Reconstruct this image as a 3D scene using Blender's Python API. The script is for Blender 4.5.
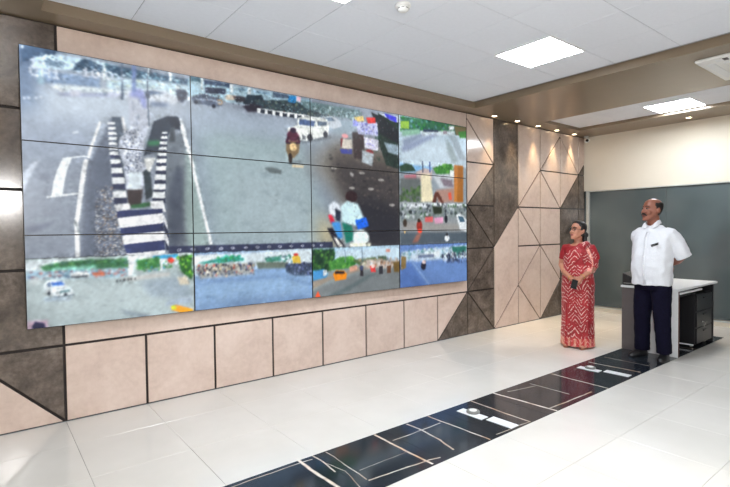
import bpy, bmesh, math, random
import numpy as np
from mathutils import Vector, Matrix, Euler

# ------------------------------------------------------------------ scene, camera, light
scene = bpy.context.scene
for o in list(bpy.data.objects):
    bpy.data.objects.remove(o)
C = scene.collection
PI = math.pi

CAM = Vector((-0.229, -4.3324, 1.4457)); YAW, PITCH, ROLL, FPX = 0.6660, -0.0273, -0.0112, 485.23
def make_camera():
    F = Vector((math.sin(YAW)*math.cos(PITCH), math.cos(YAW)*math.cos(PITCH), math.sin(PITCH)))
    R = F.cross(Vector((0, 0, 1))).normalized(); U = R.cross(F)
    c, s = math.cos(ROLL), math.sin(ROLL)
    R, U = c*R + s*U, -s*R + c*U
    cd = bpy.data.cameras.new('camera'); cam = bpy.data.objects.new('camera', cd); C.objects.link(cam)
    M = Matrix((R, U, -F)).transposed().to_4x4(); M.translation = CAM
    cam.matrix_world = M
    cd.sensor_fit = 'HORIZONTAL'; cd.sensor_width = 36.0; cd.lens = FPX*36.0/730.0
    cd.clip_start = 0.05; cd.clip_end = 60
    scene.camera = cam
make_camera()

world = bpy.data.worlds.new('world'); scene.world = world; world.use_nodes = True
world.node_tree.nodes['Background'].inputs[0].default_value = (0.8, 0.85, 0.9, 1)
world.node_tree.nodes['Background'].inputs[1].default_value = 0.3

vs = scene.view_settings
vs.view_transform = 'Standard'; vs.look = 'None'; vs.gamma = 1.0; vs.use_curve_mapping = False
vs.exposure = 0.0
PANEL_STRENGTH = 42.0        # ceiling light panels
DOWNLIGHT_WATTS = 85.0
SCREEN_GAIN = 0.92
# the photographer's flash: its mirror image shows in the dark stone at the far left and in the glass corner
fl = bpy.data.lights.new('camera_flash', 'POINT'); fl.energy = 205.0; fl.shadow_soft_size = 0.10; fl.color = (1.0, 0.98, 0.96)
flo = bpy.data.objects.new('camera_flash', fl); flo.location = (0.02, -4.40, 1.98); C.objects.link(flo)

# ------------------------------------------------------------------ helpers
def tag(o, label=None, cat=None, group=None, kind=None):
    if label: o['label'] = label
    if cat: o['category'] = cat
    if group: o['group'] = group
    if kind: o['kind'] = kind
    return o
def empty(name, loc=(0, 0, 0), rz=0.0):
    o = bpy.data.objects.new(name, None); o.location = loc; o.rotation_euler = (0, 0, rz)
    o.empty_display_size = 0.1; C.objects.link(o); return o
def link_mesh(name, me, mat=None, parent=None):
    o = bpy.data.objects.new(name, me); C.objects.link(o)
    if mat is not None and not me.materials: me.materials.append(mat)
    if parent is not None: o.parent = parent
    return o
def obj(name, bm, mat=None, parent=None, smooth=False):
    bmesh.ops.recalc_face_normals(bm, faces=bm.faces[:])
    me = bpy.data.meshes.new(name); bm.to_mesh(me); bm.free()
    if smooth:
        for p_ in me.polygons: p_.use_smooth = True
    return link_mesh(name, me, mat, parent)
def add_box(bm, x0, y0, z0, x1, y1, z1, bevel=0.0, seg=1):
    v = [bm.verts.new(c) for c in ((x0,y0,z0),(x1,y0,z0),(x1,y1,z0),(x0,y1,z0),(x0,y0,z1),(x1,y0,z1),(x1,y1,z1),(x0,y1,z1))]
    fs = [bm.faces.new([v[i] for i in f]) for f in ((3,2,1,0),(4,5,6,7),(0,1,5,4),(1,2,6,5),(2,3,7,6),(3,0,4,7))]
    if bevel > 0:
        es = list({e for f in fs for e in f.edges})
        bmesh.ops.bevel(bm, geom=es, offset=bevel, segments=seg, affect='EDGES', profile=0.5)
def boxobj(name, b, mat, parent=None, bevel=0.0, seg=1):
    bm = bmesh.new(); add_box(bm, *b, bevel=bevel, seg=seg); return obj(name, bm, mat, parent)
def frames(pts):
    """parallel transport frames along a path"""
    P = [Vector(p) for p in pts]; T = []
    for i in range(len(P)):
        a = P[max(0, i-1)]; b = P[min(len(P)-1, i+1)]
        T.append((b - a).normalized())
    ref = Vector((0, 0, 1)) if abs(T[0].z) < 0.9 else Vector((0, 1, 0))
    U = (ref - T[0]*ref.dot(T[0])).normalized(); out = []
    for t in T:
        U = (U - t*U.dot(t)).normalized(); out.append((U, t.cross(U)))
    return P, T, out
def ring_skin(bm, rings, cap=True):
    n = len(rings[0])
    for a, b in zip(rings[:-1], rings[1:]):
        for i in range(n):
            bm.faces.new((a[i], a[(i+1) % n], b[(i+1) % n], b[i]))
    if cap:
        for r, rev in ((rings[0], True), (rings[-1], False)):
            c = Vector((0, 0, 0))
            for v in r: c += v.co
            cv = bm.verts.new(c/n)
            for i in range(n):
                f = (r[i], r[(i+1) % n], cv)
                bm.faces.new(f[::-1] if rev else f)
def tube(bm, pts, rad, seg=12, rounded=True, flat=None):
    """tapered tube; rad: number or per-point; flat: (vector, factor) squashes along that vector"""
    if not hasattr(rad, '__len__'): rad = [rad]*len(pts)
    pts = [Vector(p) for p in pts]; rad = list(rad)
    if rounded:
        t0 = (pts[1]-pts[0]).normalized(); t1 = (pts[-1]-pts[-2]).normalized()
        r0, r1 = rad[0], rad[-1]
        pre = [(pts[0]-t0*r0*math.sin(a), r0*math.cos(a)) for a in (1.35, 0.9, 0.45)]
        post = [(pts[-1]+t1*r1*math.sin(a), r1*math.cos(a)) for a in (0.45, 0.9, 1.35)]
        pts = [p for p, _ in pre]+pts+[p for p, _ in post]; rad = [r for _, r in pre]+rad+[r for _, r in post]
    P, T, Fr = frames(pts); rings = []
    for p, (u, w), r in zip(P, Fr, rad):
        ring = []
        for k in range(seg):
            a = 2*PI*k/seg; off = (u*math.cos(a)+w*math.sin(a))*r
            if flat is not None:
                n = Vector(flat[0]).normalized(); off = off - n*off.dot(n)*(1-flat[1])
            ring.append(bm.verts.new(p+off))
        rings.append(ring)
    ring_skin(bm, rings)
def hloft(bm, rings, seg=28, M=None, power=2.0, cap=True):
    """stack of horizontal rings (z, rx, yfront, yback[, cx])"""
    out = []
    for r in rings:
        z, rx, yf, yb = r[:4]; cx = r[4] if len(r) > 4 else 0.0
        cy = (yf+yb)/2; ry = (yb-yf)/2; ring = []
        for k in range(seg):
            a = 2*PI*k/seg; c, s = math.cos(a), math.sin(a)
            x = cx+rx*math.copysign(abs(c)**(2/power), c); y = cy+ry*math.copysign(abs(s)**(2/power), s)
            v = Vector((x, y, z)); ring.append(bm.verts.new(M @ v if M else v))
        out.append(ring)
    ring_skin(bm, out, cap); return out
def ellipsoid(bm, c, r, M=None, u=14, v=9):
    rings = []
    for j in range(1, v):
        t = PI*j/v; ring = []
        for k in range(u):
            a = 2*PI*k/u
            p = Vector((c[0]+r[0]*math.sin(t)*math.cos(a), c[1]+r[1]*math.sin(t)*math.sin(a), c[2]-r[2]*math.cos(t)))
            ring.append(bm.verts.new(M @ p if M else p))
        rings.append(ring)
    ring_skin(bm, rings)
def disc_lathe(bm, prof, seg=28, center=(0, 0, 0)):
    """solid of revolution about z from (r, z) pairs"""
    rings = [[bm.verts.new((center[0]+r*math.cos(2*PI*k/seg), center[1]+r*math.sin(2*PI*k/seg), center[2]+z)) for k in range(seg)] for r, z in prof]
    ring_skin(bm, rings)
def remeshed(bm, voxel, smooth_it=4, fac=0.5, disp=None):
    """fuse overlapping closed shapes into one continuous surface"""
    bmesh.ops.recalc_face_normals(bm, faces=bm.faces[:])
    me = bpy.data.meshes.new('tmp'); bm.to_mesh(me); bm.free()
    o = bpy.data.objects.new('tmp', me); C.objects.link(o)
    m = o.modifiers.new('r', 'REMESH'); m.mode = 'VOXEL'; m.voxel_size = voxel; m.adaptivity = 0.0
    if disp:
        tx = bpy.data.textures.new('folds', 'CLOUDS'); tx.noise_scale = disp[1]; tx.noise_depth = 1
        d = o.modifiers.new('d', 'DISPLACE'); d.texture = tx; d.strength = disp[0]; d.mid_level = 0.5; d.texture_coords = 'LOCAL'
    s = o.modifiers.new('s', 'SMOOTH'); s.factor = fac; s.iterations = smooth_it
    bpy.context.view_layer.update()
    dg = bpy.context.evaluated_depsgraph_get()
    out = bpy.data.meshes.new_from_object(o.evaluated_get(dg))
    bpy.data.objects.remove(o); bpy.data.meshes.remove(me)
    for p_ in out.polygons: p_.use_smooth = True
    return out

# ------------------------------------------------------------------ materials
def lin(c):
    def f(v):
        v /= 255.0
        return v/12.92 if v <= 0.04045 else ((v+0.055)/1.055)**2.4
    return (f(c[0]), f(c[1]), f(c[2]), 1.0)
class NT:
    def __init__(s, name):
        s.m = bpy.data.materials.new(name); s.m.use_nodes = True; s.t = s.m.node_tree
        s.b = s.t.nodes['Principled BSDF']; s.out = s.t.nodes['Material Output']
    def n(s, kind, **kw):
        nd = s.t.nodes.new(kind)
        for k, v in kw.items(): setattr(nd, k, v)
        return nd
    def l(s, a, b): s.t.links.new(a, b)
    def set(s, **kw):
        for k, v in kw.items(): s.b.inputs[k.replace('_', ' ')].default_value = v
        return s
    def pos(s): return s.n('ShaderNodeNewGeometry').outputs['Position']
    def objco(s): return s.n('ShaderNodeTexCoord').outputs['Object']
    def noise(s, vec, scale, detail=4, rough=0.55, dist=0.0):
        nd = s.n('ShaderNodeTexNoise'); nd.inputs['Scale'].default_value = scale; nd.inputs['Detail'].default_value = detail
        nd.inputs['Roughness'].default_value = rough; nd.inputs['Distortion'].default_value = dist
        s.l(vec, nd.inputs['Vector']); return nd.outputs['Fac']
    def ramp(s, fac, stops, interp='LINEAR'):
        r = s.n('ShaderNodeValToRGB'); e = r.color_ramp.elements; r.color_ramp.interpolation = interp
        while len(e) < len(stops): e.new(0.5)
        for el, (p_, c) in zip(e, stops): el.position = p_; el.color = c if len(c) == 4 else (*c, 1)
        s.l(fac, r.inputs[0]); return r.outputs['Color']
    def mix(s, fac, a, b, mode='MIX'):
        m = s.n('ShaderNodeMix', data_type='RGBA', blend_type=mode)
        for sock, v in ((m.inputs['Factor'], fac), (m.inputs['A'], a), (m.inputs['B'], b)):
            if hasattr(v, 'node'): s.l(v, sock)
            else: sock.default_value = v
        return m.outputs['Result']
    def math(s, op, a, b=None, c=None, clamp=False):
        m = s.n('ShaderNodeMath', operation=op); m.use_clamp = clamp
        for i, v in enumerate((a, b, c)):
            if v is None: continue
            if hasattr(v, 'node'): s.l(v, m.inputs[i])
            else: m.inputs[i].default_value = v
        return m.outputs[0]
    def bump(s, h, strength=0.2, dist=0.01):
        b = s.n('ShaderNodeBump'); b.inputs['Strength'].default_value = strength; b.inputs['Distance'].default_value = dist
        s.l(h, b.inputs['Height']); s.l(b.outputs['Normal'], s.b.inputs['Normal'])
    def color(s, c): s.l(c, s.b.inputs['Base Color'])
def plain(name, rgb, rough=0.5, metal=0.0, spec=0.5, var=0.06, vs_=30.0):
    t = NT(name); c = lin(rgb); t.set(Roughness=rough, Metallic=metal); t.b.inputs['Specular IOR Level'].default_value = spec
    f = t.noise(t.objco(), vs_, 3)
    t.color(t.ramp(f, [(0.3, tuple(v*(1-var) for v in c[:3])), (0.7, tuple(min(1, v*(1+var)) for v in c[:3]))]))
    return t.m
def emit(name, rgb, strength):
    t = NT(name); t.set(Base_Color=lin(rgb), Roughness=0.5); t.b.inputs['Emission Color'].default_value = lin(rgb); t.b.inputs['Emission Strength'].default_value = strength
    return t.m
MT = {}
def m_stone(name, cols, rough, scale):
    t = NT(name); p_ = t.pos()
    a = t.noise(p_, scale, 6, 0.62, 0.6); b = t.noise(p_, scale*7, 3, 0.6)
    f = t.math('ADD', t.math('MULTIPLY', a, 0.7), t.math('MULTIPLY', b, 0.3))
    t.color(t.ramp(f, [(0.34, lin(cols[0])), (0.5, lin(cols[1])), (0.66, lin(cols[2]))]))
    t.set(Roughness=rough); t.b.inputs['Specular IOR Level'].default_value = 0.5
    t.bump(b, 0.04, 0.002); return t.m
MT['beige'] = m_stone('beige_stone', [(195, 173, 160), (208, 187, 174), (217, 198, 186)], 0.13, 3.0)
MT['granite'] = m_stone('dark_granite', [(66, 57, 51), (95, 84, 76), (122, 110, 100)], 0.17, 4.5)
MT['joint'] = plain('dark_joint', (52, 42, 38), 0.6)
MT['groove_wall'] = plain('wall_backing', (34, 26, 24), 0.7)
t = NT('white_porcelain'); f = t.noise(t.pos(), 1.3, 4); t.color(t.ramp(f, [(0.35, lin((210, 207, 200))), (0.65, lin((218, 215, 209)))]))
t.set(Roughness=0.10); t.b.inputs['Specular IOR Level'].default_value = 0.5; MT['tile'] = t.m
MT['grout'] = plain('tile_grout', (190, 187, 181), 0.7)
VEINS = [([(1.296, -1.674), (1.296, -1.941), (1.308, -2.109)], 0.01, 1), ([(1.398, -1.684), (1.402, -1.831), (1.391, -1.955)], 0.005, 0.8), ([(0.3, -1.73), (0.847, -1.726), (1.29, -1.723), (1.368, -1.733)], 0.004, 0.8), ([(1.497, -1.705), (1.483, -2.139)], 0.004, 0.6), ([(1.913, -1.697), (1.908, -2.255)], 0.008, 1), ([(1.491, -2.156), (1.93, -2.205), (2.01, -2.228)], 0.005, 0.8), ([(1.953, -1.854), (2.192, -1.851), (2.416, -1.849)], 0.005, 0.6), ([(2.216, -1.703), (2.218, -1.859), (2.199, -2.051), (2.16, -2.21)], 0.007, 0.75), ([(2.442, -1.699), (2.47, -2.255)], 0.006, 0.8), ([(1.518, -2.031), (1.888, -2.039)], 0.003, 0.35), ([(2.96, -1.702), (2.948, -2.263)], 0.007, 0.8), ([(3.263, -1.69), (3.306, -2.27)], 0.01, 1), ([(2.572, -2.233), (2.948, -2.263)], 0.004, 0.6), ([(3.739, -1.748), (3.745, -2.128)], 0.006, 0.6), ([(4.169, -1.70), (4.152, -2.27)], 0.008, 0.85), ([(4.863, -1.734), (4.889, -2.24)], 0.009, 0.85), ([(3.323, -2.209), (3.951, -2.227)], 0.007, 0.7), ([(3.4, -1.75), (3.712, -1.817)], 0.006, 0.5), ([(5.186, -1.74), (5.19, -2.215)], 0.006, 0.5), ([(1.406, -1.824), (1.443, -1.985), (1.402, -2.186)], 0.003, 0.5), ([(0.7, -1.69), (0.72, -2.27)], 0.008, 0.9), ([(0.2, -1.69), (0.16, -2.27)], 0.006, 0.7), ([(5.7, -1.9), (6.9, -1.93)], 0.006, 0.6), ([(6.3, -1.7), (6.34, -2.27)], 0.008, 0.8)]
def m_marble():
    t = NT('black_marble'); p_ = t.pos()
    w = t.n('ShaderNodeTexNoise'); w.inputs['Scale'].default_value = 4; w.inputs['Detail'].default_value = 3; t.l(p_, w.inputs['Vector'])
    sub = t.n('ShaderNodeVectorMath', operation='MULTIPLY_ADD'); t.l(w.outputs['Color'], sub.inputs[0])
    sub.inputs[1].default_value = (0.03, 0.03, 0); sub.inputs[2].default_value = (-0.015, -0.015, 0)
    ad = t.n('ShaderNodeVectorMath', operation='ADD'); t.l(p_, ad.inputs[0]); t.l(sub.outputs[0], ad.inputs[1]); q = ad.outputs[0]
    acc = None
    for pts, wd, st in VEINS:
        for A, B in zip(pts[:-1], pts[1:]):
            d = Vector((B[0]-A[0], B[1]-A[1], 0)); Ln = d.length; d /= Ln
            s1 = t.n('ShaderNodeVectorMath', operation='SUBTRACT'); t.l(q, s1.inputs[0]); s1.inputs[1].default_value = (A[0], A[1], 0)
            dt = t.n('ShaderNodeVectorMath', operation='DOT_PRODUCT'); t.l(s1.outputs[0], dt.inputs[0]); dt.inputs[1].default_value = d
            dn = t.n('ShaderNodeVectorMath', operation='DOT_PRODUCT'); t.l(s1.outputs[0], dn.inputs[0]); dn.inputs[1].default_value = (-d.y, d.x, 0)
            a = t.math('ABSOLUTE', dn.outputs['Value'])
            v = t.math('MULTIPLY_ADD', a, -st/(wd*0.95), st*1.5, clamp=True)
            inside = t.math('COMPARE', dt.outputs['Value'], Ln/2, Ln/2+0.004)
            v = t.math('MINIMUM', t.math('MULTIPLY', v, inside), st)
            acc = v if acc is None else t.math('MAXIMUM', acc, v)
    brk = t.noise(p_, 11, 3); acc = t.math('MULTIPLY', acc, t.math('MULTIPLY_ADD', brk, 1.6, 0.1, clamp=True))
    cloud = t.noise(p_, 2.4, 5, 0.6, 0.8)
    base = t.ramp(cloud, [(0.35, lin((30, 36, 43))), (0.6, lin((42, 47, 53))), (0.75, lin((58, 56, 54)))])
    vc = t.ramp(t.noise(p_, 5, 2), [(0.42, lin((228, 220, 208))), (0.66, lin((204, 170, 138)))])
    t.color(t.mix(acc, base, vc)); t.set(Roughness=0.10); return t.m
MT['marble'] = m_marble()
MT['brown'] = plain('brown_laminate', (126, 110, 90), 0.28, var=0.03, vs_=6)
MT['ceil_tile'] = plain('white_ceiling_tile', (228, 232, 240), 0.75, var=0.015)
MT['ceil_grid'] = plain('ceiling_grid', (150, 152, 158), 0.6)
MT['cream'] = plain('cream_paint', (226, 217, 200), 0.6, var=0.012, vs_=4)
MT['room_white'] = plain('white_paint', (222, 220, 214), 0.7, var=0.02)
t = NT('tinted_glass'); f = t.noise(t.pos(), 0.8, 3); t.color(t.ramp(f, [(0.35, lin((80, 89, 90))), (0.65, lin((92, 102, 103)))]))
t.set(Roughness=0.07); t.b.inputs['Specular IOR Level'].default_value = 0.55; MT['glass'] = t.m
MT['alu'] = plain('pale_aluminium', (206, 206, 200), 0.35, 0.3)
MT['black'] = plain('black_plastic', (22, 22, 25), 0.35)
MT['bezel'] = plain('bezel_black', (14, 14, 18), 0.3)
MT['white_lam'] = plain('white_laminate', (226, 228, 230), 0.35, var=0.02)
MT['grey_lam'] = plain('grey_laminate', (84, 78, 78), 0.4, var=0.04)
MT['blackwood'] = plain('black_laminate', (30, 30, 33), 0.35)
MT['chrome'] = plain('chrome', (210, 210, 208), 0.2, 1.0)
MT['white_plastic'] = plain('white_plastic', (232, 232, 230), 0.4, var=0.02)
MT['grey_plastic'] = plain('grey_plastic', (120, 120, 116), 0.5)
MT['panel_emit'] = emit('light_diffuser', (240, 247, 255), PANEL_STRENGTH)
MT['warm_emit'] = emit('warm_lens', (255, 226, 180), 14.0)
# ------------------------------------------------------------------ the room
ZS, ZC, ZCB = 3.019, 3.10, 3.062        # soffit, main ceiling, second recess
XE, XW, YS = 8.09, -3.0, -7.0           # far end, near end, side behind the camera
PX0, PT = 0.235, 0.589                  # wall grid origin and pitch
def gx(c): return PX0 + PT*c
# floor: slab with porcelain tiles and a band of black marble tiles
SY0, SY1 = -1.687, -2.276
bm = bmesh.new(); add_box(bm, XW, YS, -0.12, XE+0.1, 0.02, -0.008)
floor = obj('floor', bm, MT['grout']); tag(floor, 'glossy white porcelain tile floor with a black marble band', kind='structure')
def tile_mesh(name, w, h, mat, th=0.008, bev=0.0012):
    bm = bmesh.new(); add_box(bm, -w/2, -h/2, -th, w/2, h/2, 0, bevel=bev)
    me = bpy.data.meshes.new(name); bm.to_mesh(me); bm.free(); me.materials.append(mat); return me
rows = [(-0.0, -0.51), (-0.51, -1.098), (-1.098, SY0), (SY1, -2.80), (-2.80, -3.389), (-3.389, -3.978), (-3.978, -4.567), (-4.567, -5.156)]
J = 0.0016
for (ya, yb) in rows:
    me = tile_mesh('floor_tile', PT-J, abs(ya-yb)-J, MT['tile'])
    for c in range(-4, 14):
        xc = gx(c)+PT/2; 
        if c == 13:
            w = XE-gx(13); me = tile_mesh('floor_tile', w-J, abs(ya-yb)-J, MT['tile']); xc = gx(13)+w/2
        o = link_mesh('floor_tile', me, None, floor); o.location = (xc, (ya+yb)/2, 0)
# plain porcelain beyond the tiles that can be told apart
boxobj('floor_field', (XW, YS, -0.008, XE, -5.157, 0.0), MT['tile'], floor)
boxobj('floor_field', (XW, -5.156, -0.008, gx(-4)-0.001, 0.0, 0.0), MT['tile'], floor)
me = tile_mesh('marble_tile', PT-0.001, SY0-SY1-0.002, MT['marble'])
for c in range(-4, 12):
    o = link_mesh('marble_tile', me, None, floor); o.location = (gx(c)+PT/2, (SY0+SY1)/2, 0)
for c in (12, 13):
    w = PT if c == 12 else XE-gx(13)
    o = link_mesh('floor_tile', tile_mesh('floor_tile', w-J, SY0-SY1-J, MT['tile']), None, floor); o.location = (gx(c)+w/2, (SY0+SY1)/2, 0)

# left wall: stone panels in a grid of squares and diagonals
wall = boxobj('wall_left', (XW, 0.013, 0.0, XE+0.1, 0.15, 3.25), MT['groove_wall'])
tag(wall, 'wall of beige and dark stone panels behind the screen', kind='structure')
def panel(nodes, mat, gap=0.0098):
    pts = [Vector((gx(c), r*0.59 if r <= 5.01 else ZS)) for c, r in nodes]
    n = len(pts)
    area = sum(pts[i].x*pts[(i+1) % n].y-pts[(i+1) % n].x*pts[i].y for i in range(n))
    if area < 0: pts = pts[::-1]
    def inset(g):
        out = []
        for i in range(n):
            a, b, c = pts[i-1], pts[i], pts[(i+1) % n]
            d1 = (b-a).normalized(); d2 = (c-b).normalized()
            n1 = Vector((-d1.y, d1.x)); n2 = Vector((-d2.y, d2.x))
            k = n1+n2; k = k/max(0.08, k.dot(n1)) if k.length > 1e-6 else n1
            if k.length > 4: k = k.normalized()*4
            out.append(b+k*g)
        return out
    bm = bmesh.new()
    A, B = inset(gap), inset(gap+0.002)
    r0 = [bm.verts.new((q.x, 0.013, q.y)) for q in A]; r1 = [bm.verts.new((q.x, 0.002, q.y)) for q in A]; r2 = [bm.verts.new((q.x, 0.0, q.y)) for q in B]
    for a, b in ((r0, r1), (r1, r2)):
        for i in range(n): bm.faces.new((a[i], a[(i+1) % n], b[(i+1) % n], b[i]))
    bm.faces.new(r2); bm.faces.new(r0[::-1])
    return obj('wall_panel', bm, mat, wall)
Bg, Dk, TOP = MT['beige'], MT['granite'], 5.2
for nodes in ([(8,5),(9,4),(9,TOP),(8,TOP)], [(8,4),(9,4),(8,5)], [(8,3),(9,4),(8,4)],
              [(9,0),(10,1),(10,3),(9,2)], [(9,0),(10,0),(10,1)],
              [(10,3),(11,4),(11,TOP),(10,TOP)], [(10,3),(11,3),(11,4)], [(10,3),(11,2),(11,3)], [(10,2),(11,2),(10,3)], [(10,1),(11,2),(10,2)], [(10,1),(11,0),(11,2)], [(10,0),(11,0),(10,1)],
              [(11,4),(12,5),(12,TOP),(11,TOP)], [(11,4),(12,4),(12,5)], [(11,4),(12,3),(12,4)], [(11,3),(12,3),(11,4)], [(11,2),(12,2),(12,3),(11,3)], [(11,2),(12,1),(12,2)], [(11,0),(12,1),(11,2)],
              [(12,5),(13,4),(13,TOP),(12,TOP)], [(12,4),(13,4),(12,5)], [(12,3),(13,4),(12,4)],
              [(13,4),(13.335,4.335),(13.335,TOP),(13,TOP)],
              [(7,0),(8,1),(7,1)], [(-1,0),(0,0),(-1,1)], [(0,1),(8,1),(8,TOP),(0,TOP)]):
    panel(nodes, Bg)
for c in range(7): panel([(c,0),(c+1,0),(c+1,1),(c,1)], Bg)
for nodes in ([(8,3),(9,3),(9,4)], [(8,3),(9,2),(9,3)], [(8,2),(9,2),(8,3)], [(8,1),(9,2),(8,2)], [(8,1),(9,1),(9,2)], [(8,1),(9,0),(9,1)], [(8,0),(9,0),(8,1)],
              [(9,2),(10,3),(10,TOP),(9,TOP)], [(11,0),(12,0),(12,1)],
              [(12,3),(13,3),(13,4)], [(12,0),(13,0),(13,3),(12,3)],
              [(13,4),(13.335,4),(13.335,4.335)], [(13,3),(13.335,3),(13.335,4),(13,4)], [(13,0),(13.335,0),(13.335,3),(13,3)],
              [(7,0),(8,0),(8,1)], [(0,0),(0,1),(-1,1)]):
    panel(nodes, Dk)
for c in range(-5, 0):
    for r0, r1 in ((1,2),(2,3),(3,4),(4,TOP)): panel([(c,r0),(c+1,r0),(c+1,r1),(c,r1)], Dk)
    if c < -1: panel([(c,0),(c+1,0),(c+1,1),(c,1)], Bg if c % 2 else Dk)

# far end: cream wall over a run of tinted glass
wb = boxobj('wall_back', (XE, YS, 2.085, XE+0.1, 0.013, 3.25), MT['cream']); tag(wb, 'cream painted wall above the tinted glass', kind='structure')
boxobj('wall_base', (XE, YS, 0.0, XE+0.1, 0.013, 0.085), MT['cream'], wb)
win = empty('window_1', (XE, 0, 0.085)); tag(win, 'dark tinted glass partition at the far end of the room', kind='structure')
ys = [-0.085, -1.29, -2.49, -3.69, -4.89, -6.09, -7.0]
for i in range(len(ys)-1):
    boxobj('pane', (0.03, ys[i+1]+0.003, 0.012, 0.045, ys[i]-0.003, 1.985), MT['glass'], win)
bm = bmesh.new(); add_box(bm, 0.0, -0.075, 0.0, 0.06, -0.03, 2.0, 0.003); obj('window_frame', bm, MT['alu'], win)
boxobj('window_frame', (0.012, -0.03, 0.0, 0.06, 0.0, 2.0), MT['glass'], win)
boxobj('window_sill', (-0.03, -7.0, -0.02, 0.06, 0.0, 0.0), MT['alu'], win, 0.003)
boxobj('window_frame', (0.0, -7.0, 1.982, 0.06, -0.075, 2.0), MT['alu'], win, 0.002)
tag(boxobj('baseboard_back', (XE-0.012, YS, 0.0, XE, 0.0, 0.065), MT['cream'], None, 0.002), 'low cream base under the glass', kind='structure')

# the sides behind the camera
tag(boxobj('wall_front', (XW-0.1, YS, 0.0, XW, 0.013, 3.25), MT['room_white']), 'plain white wall behind the camera', kind='structure')
tag(boxobj('wall_right', (XW-0.1, YS-0.1, 0.0, XE+0.1, YS, 3.25), MT['room_white']), 'plain white wall facing the screen', kind='structure')

# ceiling: brown soffits and beam around two white tiled recesses
RA = (0.13, 4.86, -6.10, -0.215); RB = (6.35, 7.40, -6.6, -0.28)
bm = bmesh.new()
for b in ((XW, -0.215, XE, 0.013), (XW, YS, RA[0], RA[3]), (RA[1], YS, RB[0], RA[3]), (RB[1], YS, XE, RA[3]), (RA[0], YS, RA[1], RA[2]), (RB[0], RB[3], RB[1], RA[3]), (RB[0], YS, RB[1], RB[2])):
    add_box(bm, b[0], b[1], ZS, b[2], b[3], 3.25)
ceil = obj('ceiling', bm, MT['brown']); tag(ceil, 'brown soffit and beam framing white ceiling tiles', kind='structure')
boxobj('ceiling_grid', (RA[0], RA[2], ZC+0.004, RA[1], RA[3], 3.25), MT['ceil_grid'], ceil)
boxobj('ceiling_grid', (RB[0], RB[2], ZCB+0.004, RB[1], RB[3], 3.25), MT['ceil_grid'], ceil)
TL = 0.5863
xs = [RA[0]] + [0.717+TL*i for i in range(8)]; ysA = [RA[3]] + [-0.842-TL*i for i in range(9)] + [RA[2]]
LIGHTS_A = {(6, 2), (2, 2), (2, 6), (4, 8)}  # all but the one before the beam are unseen, added to light the room
def ctile(x0, x1, y0, y1, z):
    g = 0.0022
    bm = bmesh.new(); add_box(bm, x0+g, y0+g, z, x1-g, y1-g, z+0.02, 0.002); return obj('ceiling_tile', bm, MT['ceil_tile'], ceil)
for i in range(len(xs)-1):
    for j in range(len(ysA)-1):
        if abs(ysA[j]-ysA[j+1]) < 0.02: continue
        if (i, j) in LIGHTS_A: continue
        ctile(xs[i], xs[i+1], ysA[j+1], ysA[j], ZC)
LB = (6.79, 7.36, -2.05, -1.48)
for y0, y1 in ((-0.90, RB[3]), (-1.48, -0.90), (-2.05, -1.48), (-2.64, -2.05), (-3.23, -2.64), (-3.82, -3.23), (-4.41, -3.82)):
    if y1 == -1.48: ctile(RB[0], LB[0], y0, y1, ZCB); ctile(LB[1], RB[1], y0, y1, ZCB)
    else: ctile(RB[0], LB[0], y0, y1, ZCB); ctile(LB[0], RB[1], y0, y1, ZCB)
ctile(RB[0], RB[1], RB[2], -4.41, ZCB)

# lights in the ceiling
def ceiling_light(x0, x1, y0, y1, z, label):
    t = empty('ceiling_light', ((x0+x1)/2, (y0+y1)/2, z)); hx, hy = (x1-x0)/2, (y1-y0)/2
    tag(t, label, 'ceiling light', 'square light panels in the ceiling')
    bm = bmesh.new(); f = 0.012
    for b in ((-hx, -hy, hx, -hy+f), (-hx, hy-f, hx, hy), (-hx, -hy+f, -hx+f, hy-f), (hx-f, -hy+f, hx, hy-f)): add_box(bm, b[0], b[1], -0.006, b[2], b[3], 0.004)
    obj('frame', bm, MT['white_plastic'], t)
    boxobj('diffuser', (-hx+f, -hy+f, -0.002, hx-f, hy-f, 0.004), MT['panel_emit'], t)
where = {(6, 2): 'square white light panel in the tiled ceiling before the brown beam', (2, 2): 'unseen square light panel added to the tiled ceiling above the video wall, out of frame', (6, 6): 'square light panel in the tiled ceiling right of the frame', (2, 6): 'unseen square light panel added to the tiled ceiling over the photographer', (4, 8): 'unseen square light panel added to the tiled ceiling behind the photographer'}
for (i, j) in sorted(LIGHTS_A):
    ceiling_light(xs[i], xs[i+1], ysA[j+1], ysA[j], ZC, where[(i, j)])
ceiling_light(LB[0], LB[1], LB[2], LB[3], ZCB, 'square white light panel in the narrow recess beyond the brown beam')
def downlight(x, y, label, aim):
    t = empty('downlight', (x, y, ZS)); tag(t, label, 'downlight', 'small warm downlights in the soffit')
    bm = bmesh.new(); disc_lathe(bm, [(0.030, -0.001), (0.047, -0.006), (0.047, 0.0), (0.030, 0.0)]); obj('trim_ring', bm, MT['white_plastic'], t, True)
    bm = bmesh.new(); disc_lathe(bm, [(0.029, -0.004), (0.029, -0.001)]); obj('lens', bm, MT['warm_emit'], t)
    ld = bpy.data.lights.new('downlight_lamp', 'SPOT'); ld.energy = DOWNLIGHT_WATTS; ld.color = (1.0, 0.74, 0.44); ld.spot_size = 0.95; ld.spot_blend = 0.8; ld.shadow_soft_size = 0.025
    lo = bpy.data.objects.new('downlight_lamp', ld); C.objects.link(lo); lo.parent = t; lo.location = (0, 0, -0.012)
    lo.rotation_euler = aim
names = ['nearest the video wall', 'above the tall dark stone panel', 'third from the video wall', 'fourth from the video wall', 'nearest the corner camera']
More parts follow.
